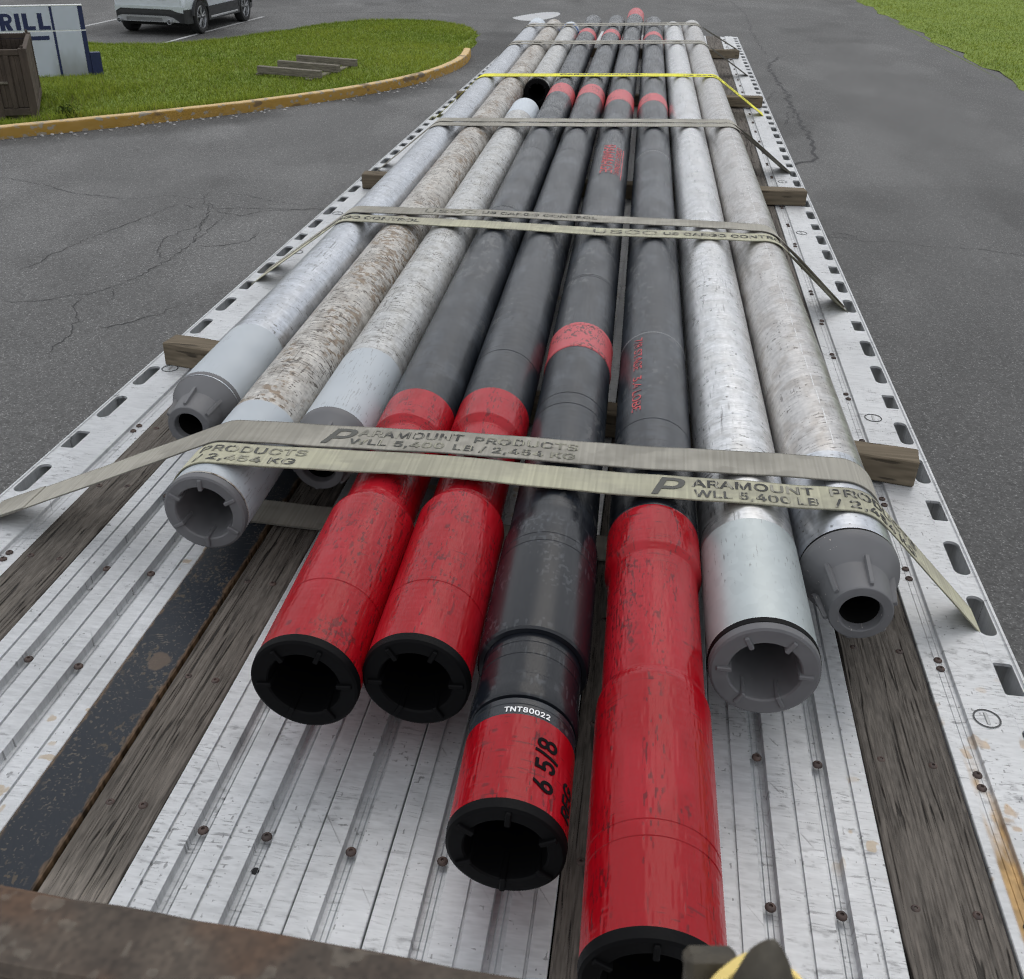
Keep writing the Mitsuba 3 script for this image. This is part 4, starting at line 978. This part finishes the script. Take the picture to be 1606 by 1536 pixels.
def hbox(a0, a1, b0, b1, c0, c1, ch=10):
    q = box(a0, a1, b0, b1, c0, c1, ch); q = tri(man(q).refine_to_length(12)); q.vertices += (meshkit.noise(q.vertices * .06)[:, None] - .5) * 5
    v = q.vertices.copy(); q.vertices = HO + .000273 * (v[:, :1] * HA + v[:, 1:2] * HB + v[:, 2:] * HC); return q
part(hk, 'plate', hbox(-112, -22, -150, 2, -150, -95), 'm_iron', 30)
part(hk, 'base', hbox(-108, 92, -190, -120, -150, -10), 'm_rust', 30)

# ------------------------------------------------------------------ things on the island (the lawn lies a little above the yard)
K = .979
def pull(q): return CAM[:2] + (np.asarray(q, float) - CAM[:2]) * K
GZ = ZG + .055
# sign
sn = thing('sign', 'white panel sign with dark blue lettering standing on the lawn', 'sign')
A = pull((-9.405, 17.585)); d_ = np.array([-.805, -.593]); d_ /= np.linalg.norm(d_); nrm = np.array([d_[1], -d_[0]])   # towards the camera
if nrm @ (CAM[:2] - A) < 0: nrm = -nrm
def sbox(s0, s1, z0, z1, t0, t1, ch=.004):
    b = box(s0, s1, t0, t1, z0, z1, ch); v = b.vertices.copy()
    b.vertices = np.c_[A[0] + d_[0] * v[:, 0] + nrm[0] * v[:, 1], A[1] + d_[1] * v[:, 0] + nrm[1] * v[:, 1], v[:, 2]]
    b.fix_normals(); return b
Zt, Zm = -.300, -.690
part(sn, 'panel', sbox(.075, .475, GZ - .1, Zm - .008, -.03, .03), 'm_sign', False); part(sn, 'panel', sbox(.075, .475, Zm + .008, Zt - .02, -.03, .03), 'm_sign', False)
part(sn, 'panel', sbox(.515, 2.9, GZ - .1, Zm - .008, -.03, .03), 'm_sign', False); part(sn, 'panel', sbox(.515, 2.9, Zm + .008, Zt - .02, -.03, .03), 'm_sign', False)
for a, b in ((.0, .073), (.477, .513)):
    part(sn, 'stripe', sbox(a, b, GZ - .1, Zm - .010, -.028, .028), 'm_navy', False); part(sn, 'stripe', sbox(a, b, Zm + .010, Zt - .02, -.028, .028), 'm_navy', False)
part(sn, 'joint', sbox(.0, 2.9, Zm - .0075, Zm + .0075, -.026, .026, 0), 'm_sign_edge', False)
part(sn, 'top_edge', sbox(-.004, 2.9, Zt - .018, Zt, -.034, .034), 'm_sign_edge', False, label='white top edge')
part(sn, 'base_box', sbox(-.165, -.002, GZ - .1, -1.035, -.06, .05), 'm_navy', False, label='dark blue base box')
def stext(txt, s_right, zb, h, w, lab, depth=.004):
    m = meshkit.text_mesh(txt, h, depth, True); v = m.vertices; tx = v[:, 0] - v[:, 0].min(); tx *= w / tx.max()
    s_ = s_right + (tx.max() - tx); o = .0305 + v[:, 2]
    mm = trimesh.Trimesh(np.c_[A[0] + d_[0] * s_ + nrm[0] * o, A[1] + d_[1] * s_ + nrm[1] * o, zb + v[:, 1]], m.faces, process=False)
    part(sn, 'lettering', mm, 'm_navy', False, lab)
ZL0, ZL1, SW = -.668, -.418, .072
def sletter(polys, lab=None):
    for q in polys:
        m = extrude(q, .004); v = m.vertices; o = .0303 + v[:, 2]
        mm = trimesh.Trimesh(np.c_[A[0] + d_[0] * v[:, 0] + nrm[0] * o, A[1] + d_[1] * v[:, 0] + nrm[1] * o, v[:, 1]], m.faces, process=False)
        if mm.volume < 0: mm.invert()
        part(sn, 'lettering', mm, 'm_navy', False, lab)
def L_poly(s0, s1): return sg.box(s1 - SW, ZL0, s1, ZL1).union(sg.box(s0, ZL0, s1, ZL0 + .058))
sletter([L_poly(.535, .715)], 'dark blue capital letter'); sletter([L_poly(.765, .945)]); sletter([sg.box(.985, ZL0, .985 + SW, ZL1)])
Rp = sg.box(1.29 - SW, ZL0, 1.29, ZL1).union(sg.Point(1.175, ZL1 - .075).buffer(.075, quad_segs=8)).union(sg.box(1.175, ZL1 - .15, 1.27, ZL1)).difference(sg.Point(1.180, ZL1 - .075).buffer(.028).union(sg.box(1.180, ZL1 - .103, 1.218, ZL1 - .047)))
Rp = Rp.union(sg.Polygon([(1.105, ZL0), (1.185, ZL0), (1.225, ZL1 - .14), (1.15, ZL1 - .14)]))
sletter([Rp])
part(sn, 'bar', sbox(.585, 2.6, -.822, -.760, .0303, .034, 0), 'm_navy', False)
stext('iv', 1.07, -1.02, .10, .15, 'small lettering')
# crate
cr = thing('wooden_crate', 'open brown wooden crate with corner posts at the left edge of the lawn', 'crate')
C0 = pull((-8.213, 13.785)); u_ = np.array([-.478, .878]); w_ = np.array([-.878, -.478])
def cbox(a0, a1, b0, b1, z0, z1, ch=.004):
    """a: along the right side (away), b: along the front (left)"""
    q = box(a0, a1, b0, b1, z0, z1, ch); v = q.vertices.copy()
    q.vertices = np.c_[C0[0] + u_[0] * v[:, 0] + w_[0] * v[:, 1], C0[1] + u_[1] * v[:, 0] + w_[1] * v[:, 1], v[:, 2]]
    if q.volume < 0: q.invert()
    return q
LA, LB, Zb, Zc = 1.85, .52, GZ + .03, -.505
for a in (0, LA - .1):
    for b in (0, LB - .1):
        part(cr, 'corner_post', cbox(a, a + .1, b, b + .1, Zb - .02, Zc + .01), 'm_crate', False)
        part(cr, 'stacking_peg', cbox(a + .03, a + .07, b + .03, b + .07, Zc + .0102, Zc + .05, .012), 'm_crate', False)
for b0 in (.012, LB - .052):
    for q in range(6): z0 = Zb + .13 + q * (Zc - Zb - .21) / 6; part(cr, 'side_board', cbox(.101, LA - .101, b0, b0 + .04, z0 + .0015, z0 + (Zc - Zb - .21) / 6 - .0015), 'm_crate', False)
for a0 in (.02, LA - .06):
    for q in range(5): b0 = .101 + q * (LB - .202) / 5; part(cr, 'end_board', cbox(a0, a0 + .035, b0 + .0008, b0 + (LB - .202) / 5 - .0008, Zb + .13, Zc - .075), 'm_crate', False)
for a0, a1, b0, b1 in ((.101, LA - .101, .0, .06), (.101, LA - .101, LB - .06, LB), (.0, .06, .101, LB - .101), (LA - .06, LA, .101, LB - .101)):
    part(cr, 'top_rail', cbox(a0, a1, b0, b1, Zc - .07, Zc), 'm_crate', False); part(cr, 'bottom_rail', cbox(a0, a1, b0, b1, Zb + .03, Zb + .12), 'm_crate', False)
part(cr, 'middle_post', cbox(-.002, .05, .24, .30, Zb + .121, Zc - .071), 'm_crate', False)
part(cr, 'crossbar', cbox(-.012, .02, .302, LB - .101, -.93, -.90), 'm_pallet', False)
part(cr, 'floor', cbox(.08, LA - .08, .08, LB - .08, Zb + .10, Zb + .128), 'm_crate', False)
for a in (.05, LA - .15): part(cr, 'skid', cbox(a, a + .1, .14, LB - .14, Zb - .045, Zb + .029), 'm_crate', False)
# weed beside the crate
wd = thing('weed', 'dark leafy weed at the foot of the wooden crate', 'plant')
lv, lf, lc = [], [], []
Wc = pull((-7.75, 13.75))
for i in range(420):
    a, e_ = RNG.uniform(0, 6.28), RNG.uniform(.1, 1.4); rr = .20 * RNG.random() ** .6
    c = np.array([Wc[0] + rr * math.cos(a) * math.cos(e_) * 1.1, Wc[1] + rr * math.sin(a) * math.cos(e_), GZ + rr * math.sin(e_) * 1.05 + .01])
    t = RNG.standard_normal(3); t /= np.linalg.norm(t); b = np.cross(t, RNG.standard_normal(3)); b /= np.linalg.norm(b); o = len(lv)
    lv += [c - t * .026, c + b * .009, c + t * .026, c - b * .009]; lf += [(o, o + 1, o + 2), (o, o + 2, o + 3)]
    g_ = RNG.uniform(.5, 1.2); lc += [np.array([.030, .048, .012]) * g_] * 4
kx = numbered(wd + '__leaves'); scene[kx] = mikit.ply((np.array(lv), np.array(lf)), 'm_grass', color=np.array(lc))
# upturned pallet
pl = thing('wooden_pallet', 'small grey upturned wooden pallet of three beams lying on the grass island', 'pallet')
def obox(c0, c1, w, z0, z1, ch=.006):
    c0, c1 = np.asarray(c0, float), np.asarray(c1, float); L = np.linalg.norm(c1 - c0); a = math.atan2(*(c1 - c0)[::-1])
    q = box(0, L, 0, w, z0, z1, ch); q.apply_transform(rotz(a)); q.apply_translation((*c0, 0)); return q
for a, b in (((-6.714, 18.36), (-5.49, 18.13)), ((-6.60, 19.10), (-5.38, 18.86)), ((-6.50, 19.88), (-5.28, 19.66))):
    part(pl, 'beam', obox(pull(a), pull(b), .10, GZ + .045, GZ + .165), 'm_pallet', False)
part(pl, 'board', obox(pull((-5.62, 18.10)), pull((-5.40, 19.80)), .13, GZ + .010, GZ + .0445), 'm_pallet', False)
part(pl, 'board', obox(pull((-6.62, 18.36)), pull((-6.42, 19.98)), .13, GZ + .010, GZ + .0445), 'm_pallet', False)

# ------------------------------------------------------------------ parked car
ca = thing('parked_car', 'silver white car with black lower cladding parked behind the grass island', 'car')
XR, XL, YB = -9.925, -11.715, 22.93
XC = (XR + XL) / 2
def side_poly(z0, z1):
    return sg.Polygon([(0, z0 + .18), (.03, z0), (.10, z0 - .02), (4.3, z0 - .02), (4.42, z0 + .1), (4.44, .70), (4.25, .92), (3.35, 1.04), (2.2, 1.06), (.9, 1.06), (.12, 1.04), (.02, .85)])
def car_extrude(poly, xa, xb):
    m = extrude(poly, xb - xa); v = m.vertices.copy(); m.vertices = np.c_[xa + v[:, 2], YB + v[:, 0], ZG + v[:, 1]]
    if m.volume < 0: m.invert()
    return m
plan = sg.box(XL + .16, YB + .16, XR - .16, YB + 4.44 - .22).buffer(.16, quad_segs=8)
plan = sg.Polygon([(XL + .10, YB), (XR - .10, YB), (XR, YB + .55), (XR, YB + 3.6), (XR - .22, YB + 4.45), (XL + .22, YB + 4.45), (XL, YB + 3.6), (XL, YB + .55)]).buffer(-.12).buffer(.12, quad_segs=8)
pv = extrude(plan, 2.0); pv.apply_translation((0, 0, ZG))
WH = [(.72, .34), (3.39, .34)]
arch = [sg.Point(y, .34).buffer(.40, quad_segs=16) for y, _ in WH]
low = side_poly(.27, 1.06)
for a in arch: low = low.difference(a)
body_m = man(car_extrude(low, XL, XR)) ^ man(pv)
cut = man(box(XL - .1, XR + .1, YB - .1, YB + 4.6, ZG - .1, ZG + .535))
upper = body_m - cut
part(ca, 'body', tri(upper), 'm_car_paint', 30, label='silver white painted body')
clad = (man(car_extrude(low.intersection(sg.box(-1, .25, 5, .533)), XL - .0, XR + .0)) ^ man(pv))
part(ca, 'lower_cladding', tri(clad), 'm_plastic', 30, label='black lower cladding')
for x, sgn in ((XR, 1), (XL, -1)):
    for y, _ in WH:
        rg_ = sg.Point(y, .34).buffer(.455, quad_segs=16).difference(sg.Point(y, .34).buffer(.40, quad_segs=16)).intersection(sg.box(y - 1, .40, y + 1, 1.2))
        m = car_extrude(rg_, min(x - .05 * sgn, x + .012 * sgn), max(x - .05 * sgn, x + .012 * sgn)); part(ca, 'wheel_arch', m, 'm_plastic', 30)
bump = sg.Polygon([(XL + .16, .28), (XR - .16, .28), (XR - .40, .42), (XL + .30, .42)]) 
def rear_plate(poly, y0, y1, mat, nm, lab=None):
    m = extrude(poly, y1 - y0); v = m.vertices.copy(); m.vertices = np.c_[v[:, 0], y1 - v[:, 2], ZG + v[:, 1]]
    if m.volume < 0: m.invert()
    part(ca, nm, m, mat, False, lab)
rear_plate(sg.Polygon([(XL + .13, .285), (XL + .16, .375), (XL + .26, .405), (XR - .50, .405), (XR - .36, .375), (XR - .22, .285)]).difference(sg.box(XL + .36, .298, XR - .60, .370)).buffer(0), YB - .02, YB + .05, 'm_skid_rim', 'skid_plate', 'silver skid plate')
rear_plate(sg.box(XL + .362, .300, XR - .602, .368), YB - .008, YB + .05, 'm_skid', 'skid_insert')
rear_plate(sg.Polygon([(XL + .26, .545), (XR - .40, .545), (XR - .28, .50), (XR - .12, .47), (XR - .12, .60), (XL + .12, .60), (XL + .12, .47)]), YB - .015, YB + .03, 'm_car_paint', 'bumper_lip')
for x in (-11.51, -10.356):
    ex = lathe_mesh([(-.04, .052), (.10, .052), (.10, .042), (-.04, .042), (-.042, .047), (-.04, .052)], 20); v = ex.vertices.copy(); ex.vertices = np.c_[x + v[:, 1], YB - .03 + v[:, 0], ZG + .295 + v[:, 2]]
    part(ca, 'exhaust_tip', ex, 'm_alloy', 30)
gh = [(XL + .10, .30, 1.05), (XR - .10, .30, 1.05), (XL + .10, 3.35, 1.02), (XR - .10, 3.35, 1.02), (XL + .25, .55, 1.52), (XR - .25, .55, 1.52), (XL + .27, 2.2, 1.58), (XR - .27, 2.2, 1.58), (XL + .28, 1.2, 1.60), (XR - .28, 1.2, 1.60)]
part(ca, 'roof', trimesh.convex.convex_hull(np.array([(x, YB + y, ZG + z + .003) for x, y, z in gh])), 'm_car_glass', False, label='dark glazed cabin')
part(ca, 'roof_panel', trimesh.convex.convex_hull(np.array([(x, YB + y, ZG + z) for x, y, z in [(XL + .26, .52, 1.53), (XR - .26, .52, 1.53), (XL + .29, 2.2, 1.586), (XR - .29, 2.2, 1.586), (XL + .29, 1.2, 1.61), (XR - .29, 1.2, 1.61), (XL + .35, 1.2, 1.64), (XR - .35, 1.2, 1.64), (XL + .35, 2.0, 1.62), (XR - .35, 2.0, 1.62)]])), 'm_car_paint', False)
for x0, x1 in ((XL + .08, XL + .42), (XR - .42, XR - .08)): part(ca, 'tail_lamp', box(x0, x1, YB - .012, YB + .06, ZG + .82, ZG + .98, .015), 'm_lamp_red', False)
part(ca, 'badge', box(XR - .72, XR - .50, YB - .009, YB + .02, ZG + .735, ZG + .750), 'm_steel_dark', False)
part(ca, 'sill_strip', box(XR - .02, XR + .014, YB + 1.22, YB + 2.85, ZG + .285, ZG + .325, .006), 'm_silver', False, label='silver sill strip')
part(ca, 'door_gap', box(XR - .02, XR + .0012, YB + 1.98, YB + 1.986, ZG + .52, ZG + 1.0), 'm_void', False)
part(ca, 'underbody', box(XL + .25, XR - .25, YB + .2, YB + 4.2, ZG + .20, ZG + .262), 'm_void', False)
tyre = lathe_mesh([(-.10, .235), (-.112, .27), (-.108, .315), (-.085, .336), (-.05, .34), (.05, .34), (.085, .336), (.108, .315), (.112, .27), (.10, .235)], 40)
for x, sgn in ((XR - .105, 1), (XL + .105, -1)):
    for y, _ in WH:
        m = tyre.copy(); m.apply_translation((x, YB + y, ZG + .341)); wk = part(ca, 'wheel', m, 'm_rubber', 40)
        rm = lathe_mesh([(.06, .232), (.098, .236), (.104, .229), (.06, .219), (.03, .216)], 30); rm.vertices[:, 0] *= sgn
        sp_ = []
        for q in range(5):
            for dq in (-.16, .16):
                t = 2 * np.pi * q / 5 + dq
                b = box(-.012, .012, .03, .225, .072, .094, .004); v = b.vertices.copy(); c, s_ = math.cos(t), math.sin(t)
                b.vertices = np.c_[v[:, 2] * sgn, v[:, 0] * c - v[:, 1] * s_, v[:, 0] * s_ + v[:, 1] * c]; b.fix_normals(); sp_.append(b)
        back = lathe_mesh([(.03, .225), (.03, .0005)], 24); back.vertices[:, 0] *= sgn
        for mm, mt, nm in ((rm, 'm_alloy', 'rim'), (cat(sp_), 'm_alloy', 'spokes'), (back, 'm_void', 'brake')):
            mm = mm.copy(); mm.apply_translation((x, YB + y, ZG + .341)); part(wk, nm, mm, mt, 30)
"""--END--"""
